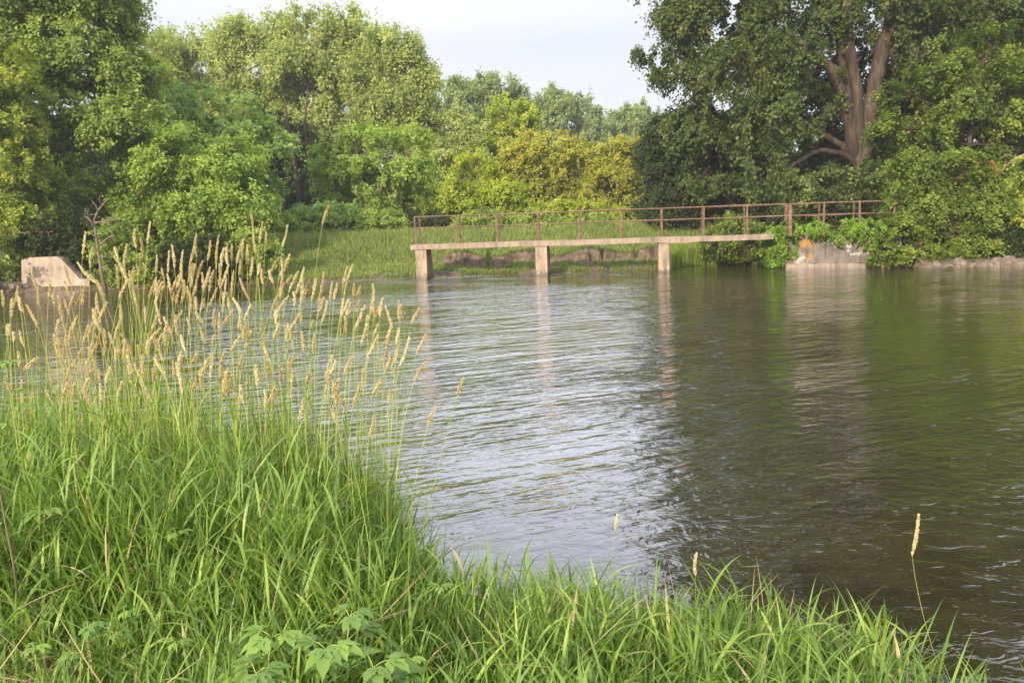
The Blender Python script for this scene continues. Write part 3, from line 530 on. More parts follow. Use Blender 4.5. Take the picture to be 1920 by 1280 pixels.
# middle trees
GM = 'lower trees behind the footbridge'
tree('tree', 'green tree with pale stems behind the left end of the footbridge', 'tree', (690, 0), [(690, 285, 60, 48), (755, 285, 52, 50), (640, 330, 50, 50), (720, 340, 80, 50), (780, 340, 36, 50), (670, 385, 60, 44), (745, 395, 66, 40), (620, 300, 40, 30)],
     52, 'fresh', 0.16, 3.6, 'round', GM, 0.16, 51, gap=0.5, csize=0.7, stems=3, bark=M_barkl, tbias=(0.8, 0, 0.6))
tree('tree', 'dull green tree rising behind the green tree at the bridge end', 'tree', (820, 0), [(800, 245, 42, 40), (845, 255, 44, 46), (885, 270, 36, 46), (830, 310, 50, 50), (880, 330, 45, 45)], 63, 'cotton', 0.2, 4, 'round', GM, 0.2, 52, csize=0.9, gap=0.4)
tree('tree', 'lime green pointed tree behind the bridge between first and middle pier', 'tree', (890, 0), [(885, 325, 34, 38), (870, 365, 50, 36), (935, 345, 38, 30), (925, 380, 52, 34), (860, 400, 46, 30), (955, 370, 30, 30), (960, 405, 40, 25)],
     50, 'lime', 0.14, 4, 'round', GM, 0.13, 53, gap=0.45, csize=0.6, stems=2, tbias=(0, 0, 1.0))
tree('tree', 'golden round headed tree behind the middle of the bridge', 'tree', (1020, 0), [(985, 285, 50, 34), (1030, 290, 60, 40), (960, 325, 38, 38), (1000, 335, 60, 44), (1070, 320, 52, 44), (1110, 345, 36, 50), (1060, 370, 60, 34), (1010, 375, 50, 30)],
     55, 'gold', 0.16, 4, 'round', GM, 0.2, 54, gap=0.45, csize=0.65, stems=3, tbias=(0.1, 0, 1.1))
tree('tree', 'golden tree with orange tinge left of the dark trees', 'tree', (1165, 0), [(1150, 300, 40, 40), (1185, 300, 36, 42), (1140, 350, 40, 44), (1185, 360, 40, 44), (1150, 400, 50, 35), (1200, 400, 36, 34)],
     53, 'gold', 0.15, 4, 'round', GM, 0.16, 55, gap=0.45, csize=0.6, stems=2, tbias=(0, 0, 0.8))
tree('tree', 'yellow green tree standing between the golden trees and the distant woods', 'tree', (950, 0), [(945, 225, 38, 34), (985, 228, 28, 32), (915, 250, 32, 36), (960, 265, 52, 40), (900, 290, 34, 40)], 70, 'lime', 0.2, 4, 'up', GM, 0.2, 56, csize=0.9)
tree('tree', 'small lime green tree growing under the golden trees by the bank', 'tree', (1080, 0), [(1060, 405, 50, 25), (1120, 410, 50, 26), (1190, 425, 50, 24), (1010, 410, 40, 22)], 50, 'lime', 0.14, 3.5, 'round', GM, 0.1, 57, csize=0.55, stems=3)
# distant trees
GF = 'distant trees on the skyline'
fr = [('distant dark green tree just right of the tall cottonwoods', [(830, 200, 24, 36), (812, 215, 14, 24), (850, 215, 30, 36), (845, 175, 12, 20)]),
      ('distant broad tree with a double top on the skyline', [(880, 185, 34, 30), (905, 168, 28, 24), (925, 195, 40, 36), (890, 225, 40, 30)]),
      ('distant narrow tree right of the double topped tree', [(960, 180, 22, 22), (945, 205, 30, 30), (975, 205, 20, 26), (960, 235, 36, 26)]),
      ('distant tree with a steep left side in the middle of the skyline', [(1022, 205, 22, 34), (1045, 200, 22, 30), (1000, 215, 18, 24), (1030, 245, 44, 34)]),
      ('distant rounded tree sloping down to the right on the skyline', [(1070, 205, 24, 26), (1100, 225, 28, 32), (1075, 245, 44, 34), (1120, 250, 26, 30), (1095, 280, 50, 30)]),
      ('distant small hazy tree beside the dark trees on the skyline', [(1155, 245, 24, 26), (1180, 228, 20, 24), (1210, 225, 18, 28), (1190, 260, 40, 34), (1225, 255, 30, 40)])]
for i, (lab, lo) in enumerate(fr):
    lo = lo + [(sum(l[0] for l in lo) / len(lo), 275, 60, 40)]
    tree('tree', lab, 'tree', (lo[0][0], 0), lo, 105 + 3 * i, 'far', 0.34, 4, 'up', GF, 0.3, 60 + i, csize=1.5, gap=0.4, twigs=60)
GW = 'trees filling the woods behind'
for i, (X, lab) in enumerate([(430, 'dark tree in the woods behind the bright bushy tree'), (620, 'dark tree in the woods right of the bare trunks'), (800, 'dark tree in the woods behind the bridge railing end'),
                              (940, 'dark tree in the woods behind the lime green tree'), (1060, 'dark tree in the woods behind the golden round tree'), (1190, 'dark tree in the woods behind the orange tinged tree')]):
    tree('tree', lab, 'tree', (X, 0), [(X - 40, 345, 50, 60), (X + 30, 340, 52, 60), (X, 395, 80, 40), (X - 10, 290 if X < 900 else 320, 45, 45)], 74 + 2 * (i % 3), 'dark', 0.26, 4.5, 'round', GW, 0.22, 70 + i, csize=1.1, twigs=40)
# shrubs along the bank top
GS = 'shrubs along the top of the far bank'
sh = [('pale shrub at the foot of the bright bushy tree', 530, 425, 46, 30, 46, 'pale'), ('rounded pale shrub in the middle of the bank shrubs', 590, 418, 50, 34, 47, 'pale'), ('pale shrub with a dark hollow beneath it', 655, 420, 46, 34, 46.5, 'pale'),
      ('mid green shrub just left of the bridge end', 720, 425, 44, 30, 46, 'left'), ('dark green shrub seen through the first railing bays', 800, 425, 48, 28, 47.5, 'dark'), ('dark green shrub behind the railing above the middle pier', 900, 425, 60, 26, 48, 'left'),
      ('dark green shrub behind the railing right of the middle pier', 1000, 425, 56, 24, 48.5, 'left'), ('low green shrub behind the railing left of the third pier', 1110, 428, 58, 20, 47, 'left')]
for i, (lab, X, Y, rx, ry, D, mt) in enumerate(sh):
    tree('shrub', lab, 'shrub', (X, 0), [(X, Y, rx, ry), (X - rx * 0.5, Y + 8, rx * 0.6, ry * 0.8), (X + rx * 0.5, Y + 6, rx * 0.6, ry * 0.8), (X, Y + 20, rx, 14)], D, mt, 0.13, 4, 'round', GS, 0.05, 80 + i, csize=0.5, crown='foliage', stems=3, twigs=30)
# right side: the giant cottonwood
big_limbs = [
 ([(1614, 520, 0), (1612, 400, 0), (1610, 300, 0), (1610, 230, 0.1), (1608, 190, 0.2)], [0.98, 0.84, 0.70, 0.60, 0.35]),
 ([(1606, 330, 0.1), (1596, 235, -0.25), (1578, 170, -0.4), (1556, 125, -0.8), (1520, 92, -1.4), (1470, 60, -2)], [0.45, 0.44, 0.38, 0.33, 0.26, 0.15]),
 ([(1606, 330, 0.1), (1602, 225, -0.1), (1584, 140, 0.1), (1574, 80, 0.2), (1560, 0, 0.4), (1530, -110, 0.5), (1500, -220, 0.5)], [0.45, 0.42, 0.34, 0.32, 0.30, 0.22, 0.1]),
 ([(1612, 330, 0), (1610, 220, -0.25), (1600, 130, -0.3), (1590, 60, -0.3), (1588, -20, -0.4), (1600, -150, -0.4), (1610, -300, 0)], [0.5, 0.45, 0.38, 0.36, 0.33, 0.24, 0.1]),
 ([(1614, 340, 0), (1624, 230, -0.1), (1642, 150, 0), (1654, 90, 0), (1676, 20, 0.2), (1700, -60, 0.3), (1740, -200, 0.4)], [0.6, 0.58, 0.52, 0.46, 0.38, 0.28, 0.1]),
 ([(1648, 130, 0), (1676, 90, 0.3), (1710, 68, 0.6), (1735, 40, 1)], [0.2, 0.2, 0.16, 0.1]),
 ([(1612, 330, 0), (1594, 290, -0.3), (1570, 270, -0.7), (1535, 245, -1.1), (1495, 222, -1.8)], [0.3, 0.3, 0.24, 0.2, 0.13]),
 ([(1615, 330, 0), (1590, 292, -0.6), (1560, 284, -1.2), (1530, 284, -1.6), (1500, 300, -2.2), (1462, 334, -3.2)], [0.2, 0.22, 0.2, 0.18, 0.17, 0.14]),
 ([(1620, 330, 0.1), (1600, 345, 0), (1560, 360, -0.4)], [0.2, 0.14, 0.08])]
big_limbs = [(p_, [r_ * 0.68 for r_ in rr_]) for p_, rr_ in big_limbs]
tree('cottonwood_tree', 'giant cottonwood with thick forked grey trunk overhanging the right bank', 'tree', tuple(P(1612, 430, 42)[:2]) + (1.2,),
     [(1285, 45, 62, 48), (1225, 75, 34, 28), (1262, 118, 38, 28), (1330, 20, 80, 60), (1400, 60, 70, 60), (1370, 150, 62, 62), (1430, 130, 50, 80), (1440, 210, 60, 60), (1390, 240, 60, 60), (1480, 40, 70, 50),
      (1420, 300, 50, 60), (1470, 270, 40, 40), (1560, 30, 70, 50), (1700, 10, 90, 60), (1800, 20, 110, 60), (1900, 60, 80, 80), (1760, 90, 60, 40), (1545, 170, 40, 40), (1340, 300, 50, 50), (1310, 225, 50, 44), (1360, 205, 50, 50), (1400, 120, 60, 60, -3), (1440, 220, 46, 56, -3), (1420, 310, 44, 44, -3.2), (1500, 360, 50, 30, -3), (1590, 370, 50, 36, -2.6), (1650, 330, 36, 40, -2.6), (1500, 150, 30, 40, -2.5), (1480, 90, 50, 40, -2.5), (1612, 335, 44, 26, -1.8), (1560, 345, 40, 24, -3.2), (1660, 280, 26, 40, -1.5), (1548, 210, 22, 26, -1.6),
      (1300, -80, 110, 90), (1450, -120, 150, 120), (1640, -140, 170, 130), (1820, -120, 150, 120), (1400, -260, 140, 110), (1600, -300, 170, 130), (1760, -260, 150, 120), (1600, -420, 150, 90), (1380, -420, 130, 110), (1800, -420, 160, 120), (1500, -560, 150, 110), (1700, -580, 170, 120), (1290, -220, 70, 80)],
     42, 'right', 0.17, 3.7, 'hang', None, 0.5, 90, csize=0.8, gap=0.68, explicit=big_limbs, twigs=420)
GR = 'trees and bushes on the right bank'
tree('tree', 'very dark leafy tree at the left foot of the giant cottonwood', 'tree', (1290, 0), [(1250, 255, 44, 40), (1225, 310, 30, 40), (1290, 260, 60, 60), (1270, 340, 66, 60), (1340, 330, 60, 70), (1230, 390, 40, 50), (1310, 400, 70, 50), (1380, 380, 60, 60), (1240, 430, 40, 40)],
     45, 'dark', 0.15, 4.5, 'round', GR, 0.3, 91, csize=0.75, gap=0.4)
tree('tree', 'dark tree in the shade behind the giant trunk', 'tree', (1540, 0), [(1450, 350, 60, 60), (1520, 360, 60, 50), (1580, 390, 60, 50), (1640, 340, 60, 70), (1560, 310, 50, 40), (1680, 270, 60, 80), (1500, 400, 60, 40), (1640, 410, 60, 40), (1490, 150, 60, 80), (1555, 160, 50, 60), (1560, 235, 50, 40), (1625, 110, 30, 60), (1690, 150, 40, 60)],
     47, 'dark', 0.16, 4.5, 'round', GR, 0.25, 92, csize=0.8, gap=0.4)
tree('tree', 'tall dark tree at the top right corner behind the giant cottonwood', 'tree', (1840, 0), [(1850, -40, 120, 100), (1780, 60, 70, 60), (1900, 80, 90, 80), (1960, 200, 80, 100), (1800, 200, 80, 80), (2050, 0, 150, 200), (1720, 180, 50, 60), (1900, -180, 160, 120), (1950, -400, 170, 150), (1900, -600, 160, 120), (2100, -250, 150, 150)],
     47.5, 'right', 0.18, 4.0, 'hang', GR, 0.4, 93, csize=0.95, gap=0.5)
tree('tree', 'fresh green tree right of the giant trunk', 'tree', (1790, 0), [(1780, 110, 56, 45), (1850, 100, 60, 50), (1720, 185, 60, 50), (1800, 180, 70, 50), (1880, 190, 70, 60), (1690, 240, 48, 40), (1750, 260, 70, 44), (1840, 270, 70, 50), (1930, 270, 60, 60), (1960, 130, 60, 80)],
     38, 'shade', 0.14, 4.0, 'layer', GR, 0.22, 94, csize=0.65, gap=0.75)
tree('bush', 'big mixed green bush hanging over the boulders at the far right', 'bush', (1800, 0), [(1720, 330, 50, 45), (1770, 350, 60, 50), (1720, 400, 48, 50), (1780, 420, 60, 50), (1850, 400, 56, 56), (1830, 450, 60, 32), (1740, 455, 50, 34), (1800, 310, 50, 34)],
     33.2, 'shade', 0.12, 4.2, 'hang', GR, 0.08, 95, csize=0.55, gap=0.5, crown='foliage', stems=5)
tree('bush', 'yellowish bush at the right edge above the boulders', 'bush', (1930, 0), [(1905, 370, 26, 32), (1930, 330, 40, 40), (1915, 420, 20, 24), (1960, 400, 60, 60)], 32.8, 'yellow', 0.12, 3.4, 'hang', GR, 0.07, 96, csize=0.45, gap=0.45, crown='foliage', stems=3)
tree('bush', 'shaded bush low over the water at the right edge', 'bush', (1900, 0), [(1890, 455, 44, 30), (1940, 450, 60, 40), (1870, 470, 36, 20), (2040, 420, 90, 70)], 32.9, 'dark', 0.12, 4.2, 'round', GR, 0.06, 97, csize=0.5, crown='foliage', stems=3)
tree('bush', 'leafy green bush covering the right foot of the abutment wall', 'bush', (1680, 0), [(1672, 472, 26, 22), (1655, 490, 20, 10), (1690, 440, 34, 36), (1700, 480, 40, 20), (1690, 380, 22, 30), (1676, 450, 18, 18), (1720, 470, 40, 26)], 31.95, 'shade', 0.12, 4.6, 'round', GR, 0.05, 98, csize=0.4, gap=0.3, crown='foliage', stems=4)
tree('bush', 'bush of mixed greens under the bridge left of the abutment', 'bush', (1400, 0), [(1400, 462, 40, 26), (1440, 460, 36, 34), (1350, 458, 30, 20), (1385, 480, 40, 16), (1380, 425, 50, 20)], 36.6, 'shade', 0.12, 4.2, 'round', GR, 0.05, 99, csize=0.45, crown='foliage', stems=4)
tree('bush', 'dark bush behind the railing over the abutment wall', 'bush', (1560, 0), [(1480, 400, 50, 30), (1550, 400, 60, 28), (1620, 395, 50, 34), (1660, 380, 40, 40)], 38.5, 'dark', 0.13, 4.2, 'round', GR, 0.06, 100, csize=0.5, crown='foliage', stems=4)
def wall_depth(X):
    d = ray(X, 470); a, b_ = d.x / d.y, WD.y / WD.x            # x = a y ; y = W0.y + b (x - W0.x)
    return (W0.y - b_ * W0.x) / (1 - a * b_)
tree('vine', 'bright green creeper draped over the top of the abutment wall', 'creeper', tuple(W0 + WD * 1.5 + WN * 0.8)[:2] + (1.35,), ([(X, Y, rx, ry, wall_depth(X) - 0.12 - (W0.y - 0.05)) for X, Y, rx, ry in [(1462, 440, 28, 18), (1452, 465, 22, 22), (1480, 430, 26, 13), (1520, 424, 34, 12), (1570, 422, 40, 13), (1620, 424, 40, 14), (1655, 425, 22, 12), (1610, 434, 20, 8), (1482, 458, 12, 16), (1545, 430, 22, 10), (1580, 440, 12, 12), (1630, 446, 14, 14), (1452, 488, 14, 10)]]),
     W0.y - 0.05, 'vine', 0.09, 4.5, 'hang', None, 0.03, 101, csize=0.26, gap=0.15, depth=0.5, crown='foliage', stems=2, twigs=20)
tree('sapling', 'red leaved spray sticking out of the bushes at the far right', 'sapling', (1868, 0), [(1850, 325, 7, 10), (1862, 318, 6, 9), (1856, 335, 8, 8)], 33.4, 'red', 0.13, 1.6, 'up', None, 0.03, 102, csize=0.3, crown='foliage', twigs=10)
GL = 'bushes hanging over the water on the left bank'
for i, (lab, lo, D, mt) in enumerate([('dark bush over the water right of the bare dead tree', [(250, 480, 50, 40), (215, 450, 40, 40), (280, 500, 40, 24), (230, 515, 40, 18), (260, 520, 40, 14)], 34.5, 'left'),
        ('dark hanging bush low over the water in the middle of the left bank', [(340, 490, 50, 34), (390, 480, 50, 40), (360, 515, 50, 16), (310, 515, 40, 14), (410, 512, 40, 14)], 34.6, 'dark'),
        ('bright bush at the right end of the left bank bushes beside the meadow', [(440, 480, 44, 34), (480, 460, 34, 34), (450, 505, 40, 18), (500, 480, 20, 20), (470, 512, 30, 10)], 35.3, 'left'),
        ('dark bush behind the wing wall', [(130, 470, 50, 40), (170, 500, 34, 30), (90, 440, 50, 30), (160, 430, 40, 40)], 36.2, 'dark'),
        ('dark bush left of the wing wall over the water', [(-60, 500, 50, 40), (-10, 500, 24, 26), (-90, 460, 60, 60)], 33.8, 'left')]):
    tree('bush', lab, 'bush', (lo[0][0], 0), lo, D, mt, 0.12, 4.2, 'round', GL, 0.06, 110 + i, csize=0.45, crown='foliage', stems=4, twigs=40)
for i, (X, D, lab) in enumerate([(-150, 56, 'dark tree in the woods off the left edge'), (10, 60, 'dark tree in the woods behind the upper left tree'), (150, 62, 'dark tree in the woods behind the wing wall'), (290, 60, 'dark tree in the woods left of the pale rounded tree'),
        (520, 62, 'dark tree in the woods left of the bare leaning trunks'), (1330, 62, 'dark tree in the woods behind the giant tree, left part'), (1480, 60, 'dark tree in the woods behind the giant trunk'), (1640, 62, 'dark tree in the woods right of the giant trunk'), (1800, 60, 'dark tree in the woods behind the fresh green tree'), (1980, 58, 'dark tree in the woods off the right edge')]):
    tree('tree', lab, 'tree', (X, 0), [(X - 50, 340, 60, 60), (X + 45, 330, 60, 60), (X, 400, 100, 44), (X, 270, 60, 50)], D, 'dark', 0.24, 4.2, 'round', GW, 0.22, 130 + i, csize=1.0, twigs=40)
q = thing('dead_branch', 'bare grey branch poking out of the bushes at the right edge', 'branch', tuple(P(1900, 305, 33.2)))
g = Geo()
for pp, r in [([(1935, 285), (1905, 296), (1885, 312), (1872, 330)], 0.06), ([(1905, 296), (1888, 290), (1876, 296)], 0.03)]: g.tube([tuple(P(X, Y, 33.2)) for X, Y in pp], np.linspace(r, r * 0.4, len(pp)), 7, rngb, 0.05)
g.build('branch', M_dead, q, True)
# bare dead tree on the left bank
q = thing('dead_tree', 'small bare dead tree leaning beside the wing wall', 'tree', tuple(P(197, 540, 33.4)))
for k, (pp, r) in enumerate([([(199, 545), (190, 510), (184, 470), (180, 440), (176, 415)], 0.07), ([(176, 415), (184, 395), (196, 380), (205, 372)], 0.05), ([(178, 425), (168, 412), (160, 405)], 0.04), ([(177, 418), (192, 416), (208, 413), (226, 413)], 0.045),
       ([(185, 462), (195, 452), (205, 444), (214, 440)], 0.04), ([(186, 480), (196, 482), (208, 476)], 0.03), ([(180, 445), (170, 438), (162, 437)], 0.03), ([(190, 388), (186, 372), (190, 362)], 0.02), ([(182, 455), (172, 462), (160, 462)], 0.02), ([(205, 413), (214, 404), (220, 402)], 0.02), ([(196, 415), (206, 422), (216, 424)], 0.018), ([(170, 413), (164, 400), (166, 390)], 0.02), ([(183, 398), (180, 385), (172, 376)], 0.02), ([(188, 500), (200, 506), (212, 503)], 0.02), ([(205, 444), (212, 448), (222, 446)], 0.014)]):
    g = Geo(); g.tube([tuple(P(X, Y, 33.4 - 0.04 * k)) for X, Y in pp], np.linspace(r, r * 0.45, len(pp)), 8, rngb, 0.06); g.build('trunk' if k == 0 else 'branch', M_dead, q, True)

# ------------------------------------------------------------------ boulders along the right waterline
def rock(name, label, c, r, seed, group):
    rng = np.random.default_rng(seed); nu, nv = 14, 9; V = []; dirs = []
    K = nrm(rng.standard_normal((9, 3))); h = rng.uniform(0.72, 1.0, 9)
    for j in range(nv + 1):
        for i in range(nu):
            ph = math.pi * j / nv; th = 2 * math.pi * i / nu; d = np.array([math.sin(ph) * math.cos(th), math.sin(ph) * math.sin(th), math.cos(ph)])
            s = min([hh / max(1e-3, float(d @ k)) for k, hh in zip(K, h) if d @ k > 0.2] + [1.05]); V.append(np.array(c) + d * s * np.array(r) * (1 + 0.015 * rng.standard_normal()))
    F = [(j * nu + i, (j + 1) * nu + i, (j + 1) * nu + (i + 1) % nu, j * nu + (i + 1) % nu) for j in range(nv) for i in range(nu)]
    o = mesh_np(name, np.array(V) - np.array(c), F, M_rock, smooth=False); o.location = c; setp(o, label, 'rock', group); return o
rk = [(1683, 497, 16, 8, 'tan boulder peeking out under the bush right of the abutment'), (1727, 494, 17, 13, 'greyish boulder, tallest of the row on the right bank'), (1742, 500, 22, 5, 'flat low boulder in front of the tallest one'), (1752, 496, 9, 8, 'small pale boulder right of the tallest one'),
      (1775, 499, 14, 4, 'thin flat boulder between the pale one and the round one'), (1795, 495, 11, 10, 'round brown boulder in the middle of the right bank row'), (1845, 497, 18, 7, 'long reddish boulder under the hanging bush'), (1868, 494, 14, 10, 'angular boulder next to the drooping twig'),
      (1888, 494, 14, 12, 'light brown boulder close to the right edge'), (1912, 496, 18, 9, 'broad boulder cut by the right edge'), (1820, 499, 10, 5, 'small dark boulder beneath the hanging bush'), (1655, 501, 10, 4, 'small stone at the foot of the abutment bush'), (1940, 496, 20, 9, 'boulder past the right edge')]
for i, (X, Y, rx, rz, lab) in enumerate(rk):
    if X > 1925: continue
    p = PZ(X, 499.5, 0.0); k = p.y / F_PX; rock('boulder', lab, (p.x, p.y - 0.12, (499.5 - Y) * k * 0.5), (rx * k * 1.25, rx * k * 0.9, rz * k * 1.45), 200 + i, 'boulders along the right bank')

# ------------------------------------------------------------------ grass
def blades(rng, B, L, W, az, th0, bend, S=6, tint=None, fold=0.25, basew=0.55):
    n = len(B); t = np.linspace(0, 1, S + 1)
    th = th0[:, None] + bend[:, None] * t[None, :] ** 1.4
    ds = L[:, None] / S; hx = np.sin(th) * ds; hz = np.cos(th) * ds
    rx = np.concatenate([np.zeros((n, 1)), np.cumsum(hx[:, :-1], 1)], 1); rz = np.concatenate([np.zeros((n, 1)), np.cumsum(hz[:, :-1], 1)], 1)
    dirx, diry = np.cos(az)[:, None], np.sin(az)[:, None]
    wob = rng.standard_normal((n, 1)) * 0.05 * L[:, None] * t[None, :] ** 2
    cx = B[:, 0:1] + dirx * rx - diry * wob; cy = B[:, 1:2] + diry * rx + dirx * wob; cz = B[:, 2:3] + rz
    prof = (basew + (1 - basew) * np.sin(np.pi * np.clip(t * 1.1, 0, 1))) * np.clip((1 - t) * 2.2, 0.03, 1) ** 0.8
    w = W[:, None] * prof[None, :] * 0.5
    tw = rng.uniform(-0.7, 0.7, (n, 1)) + rng.uniform(-1.2, 1.2, (n, 1)) * t[None, :]
    sx = -diry * np.cos(tw); sy = dirx * np.cos(tw); sz = np.sin(tw)
    Lf = np.stack([cx - sx * w, cy - sy * w, cz - sz * w], -1); Rt = np.stack([cx + sx * w, cy + sy * w, cz + sz * w], -1)
    if fold > 0:
        nx = -np.cos(th) * dirx; ny = -np.cos(th) * diry; nz = np.sin(th)
        Md = np.stack([cx - nx * w * fold * -1, cy - ny * w * fold * -1, cz - nz * w * fold], -1); R = np.stack([Lf, Md, Rt], 2); k = 3
    else: R = np.stack([Lf, Rt], 2); k = 2
    V = R.reshape(-1, 3); base = (np.arange(n) * (S + 1) * k)[:, None, None]; row = (np.arange(S) * k)[None, :, None]; c = np.arange(k - 1)[None, None, :]
    a = (base + row + c).ravel(); F = np.stack([a, a + 1, a + k + 1, a + k], 1)
    T = np.repeat(tint if tint is not None else rng.uniform(0, 1, n), (S + 1) * k); return V, F, T
def merge(parts):
    V = []; F = []; T = []; n = 0
    for v, f, t in parts: V.append(v); F.append(f + n); T.append(t); n += len(v)
    return np.vstack(V), np.vstack(F), np.concatenate(T)
def place(rng, n, x0, x1, y0, y1, dmin=-0.05):
    x = rng.uniform(x0, x1, n * 3); y = rng.uniform(y0, y1, n * 3); d = near_shore(x) - y
    cl = 0.5 + 0.5 * sn(x * 2.4, y * 2.4 + 5, 1.5) + 0.3 * sn(x * 7, y * 7, 1)
    ok = (d > dmin) & (rng.uniform(0, 1, len(x)) < 0.45 + 0.6 * cl) & (abs(x) < 0.75 * y + 1.2)
    return x[ok][:n], y[ok][:n]
def swell(x, y): return 0.84 + 0.22 * sn(x * 4.2 + 1, y * 4.2, 1.4) + 0.12 * sn(x * 9, y * 9 + 2, 1.3)
def wind(x, y): return 2.4 * sn(x * 2.1 + 4, y * 2.1, 1.2) + 1.2 * sn(x * 5.3, y * 5.3 + 1, 1.1)
def tallness(x, y):                  # height of the sward: knee high on the right, waist high among the reeds on the left
    t = sstep(-0.3, -1.6, x); return (0.43 + 0.38 * t * sstep(2.6, 4.2, y)) * swell(x, y) * (1 - 0.8 * np.exp(-(((x + 2.0) / 0.75) ** 2 + ((y - 2.75) / 0.75) ** 2))) * (1 - 0.55 * np.exp(-(((x + 0.55) / 0.34) ** 2 + ((y - 2.2) / 0.4) ** 2)))
rg = np.random.default_rng(77); parts = []
bare = lambda x, y: (1 - 0.93 * np.exp(-(((x + 2.05) / 0.6) ** 2 + ((y - 3.0) / 0.6) ** 2)))
# fine under-layer, tinted darker to put the shade between blades into its colour
x, y = place(rg, 26000, -6.5, 3.2, 1.2, 8.5); k = rg.uniform(0, 1, len(x)) < bare(x, y); x, y = x[k], y[k]; n = len(x); h = tallness(x, y)
tn = np.clip(rg.normal(0.30, 0.2, n), 0.05, 1); tn[rg.uniform(0, 1, n) < 0.07] = 0.0
parts.append(blades(rg, np.stack([x, y, gz(x, y) - 0.02], 1), h * rg.uniform(0.45, 1.0, n), rg.uniform(0.003, 0.008, n), wind(x, y) + rg.normal(0, 1.1, n), rg.uniform(0.0, 0.4, n), rg.uniform(0.1, 1.3, n), 5, tn, 0))
# leafy shoots: stems carrying broad alternate leaves
x, y = place(rg, 3000, -6.0, 3.0, 1.6, 8.2, 0.0); n = len(x); h = tallness(x, y) * rg.uniform(0.6, 1.15, n) * (0.55 + 0.45 * bare(x, y)); az = wind(x, y) + rg.normal(0, 1.2, n); lean = np.abs(rg.normal(0.1, 0.16, n)); z = gz(x, y)
st = rg.uniform(0.35, 0.9, n)
parts.append(blades(rg, np.stack([x, y, z - 0.02], 1), h * 0.98, np.full(n, 0.006), az, lean, rg.uniform(0, 0.2, n), 5, st, 0, 0.9))
for q in range(6):
    f = 0.16 + 0.14 * q + rg.uniform(-0.05, 0.05, n); hh = h * f
    bx = x + np.cos(az) * np.sin(lean) * hh; by = y + np.sin(az) * np.sin(lean) * hh; bz = z + np.cos(lean) * hh
    laz = az + (q % 2) * math.pi + rg.uniform(-0.9, 0.9, n); ll = rg.uniform(0.17, 0.34, n) * (0.8 + 0.25 * h / 0.6)
    tn = np.clip(st * 0.55 + rg.normal(0.17, 0.17, n) + 0.035 * q, 0.05, 1); tn[rg.uniform(0, 1, n) < 0.015] = 0.0
    parts.append(blades(rg, np.stack([bx, by, bz], 1), ll, rg.uniform(0.007, 0.016, n), laz, rg.uniform(0.2, 0.75, n), rg.uniform(0.2, 1.5, n), 6, tn, 0.3, 0.5))
# broad, upright clump blades on the right hand bank edge and in the foreground
x, y = place(rg, 14000, -2.2, 3.2, 1.5, 5.5, 0.0); n = len(x); tn = np.clip(rg.normal(0.5, 0.24, n), 0.05, 1); tn[rg.uniform(0, 1, n) < 0.025] = 0
parts.append(blades(rg, np.stack([x, y, gz(x, y) - 0.02], 1), tallness(x, y) * rg.uniform(0.5, 1.25, n), rg.uniform(0.006, 0.018, n), wind(x, y) + rg.normal(0, 1.3, n), rg.uniform(0.03, 0.5, n), rg.uniform(0.05, 1.2, n), 7, tn, 0.3, 0.6))
x, y = place(rg, 15000, -6.0, -0.6, 2.2, 7.6, 0.0); n = len(x); tn = np.clip(rg.normal(0.48, 0.24, n), 0.05, 1); tn[rg.uniform(0, 1, n) < 0.015] = 0
parts.append(blades(rg, np.stack([x, y, gz(x, y) - 0.02], 1), tallness(x, y) * rg.uniform(0.4, 1.05, n), rg.uniform(0.007, 0.018, n), wind(x, y) + rg.normal(0, 1.3, n), rg.uniform(0.03, 0.5, n), rg.uniform(0.1, 1.5, n), 7, tn, 0.3, 0.6))
# bare flowering stems without heads among the reeds, and dead stalks lying through the sward
x = rg.uniform(-5.5, -0.4, 900); y = near_shore(x) - np.abs(rg.normal(0.1, 0.6, 900)); n = len(x)
parts.append(blades(rg, np.stack([x, y, gz(x, y) - 0.02], 1), rg.uniform(0.6, 1.35, n) * sstep(0.6, -1.6, x) + 0.25, np.full(n, 0.0045), rg.uniform(0, 6.283, n), rg.uniform(0, 0.12, n), rg.uniform(0, 0.25, n), 6, np.clip(rg.normal(0.75, 0.2, n), 0.2, 1), 0, 0.9))
x, y = place(rg, 420, -5, 3, 1.8, 7.5, 0.05); n = len(x)
parts.append(blades(rg, np.stack([x, y, gz(x, y) + rg.uniform(0.05, 0.3, n)], 1), rg.uniform(0.15, 0.5, n), rg.uniform(0.003, 0.006, n), rg.uniform(0, 6.283, n), rg.uniform(0.7, 1.5, n), rg.uniform(-0.2, 0.4, n), 4, np.zeros(n), 0, 0.9))
V, F, T = merge(parts); print('grass faces', len(F))
setp(mesh_np('grass', V, F, M_grass, None, {'tint': T}, True), 'lush green grass covering the near bank', 'grass', kind='stuff')
# dead straw litter on the bare patch
x = rg.normal(-2.1, 0.5, 3600); y = rg.normal(2.9, 0.45, 3600); k = near_shore(x) - y > 0.3; x, y = x[k], y[k]; n = len(x)
V, F, T = blades(rg, np.stack([x, y, gz(x, y) + 0.015], 1), rg.uniform(0.06, 0.2, n), rg.uniform(0.002, 0.005, n), rg.uniform(0, 6.283, n), rg.uniform(1.2, 1.6, n), rg.uniform(-0.2, 0.3, n), 3, rg.uniform(0, 1, n), 0)
M_straw = leaf_mat('dry_straw', [(0.20, 0.13, 0.07), (0.38, 0.28, 0.16)], trans=0.1)
setp(mesh_np('straw', V, F, M_straw, None, {'tint': T}), 'dry straw litter on the worn patch of the near bank', 'straw', kind='stuff')
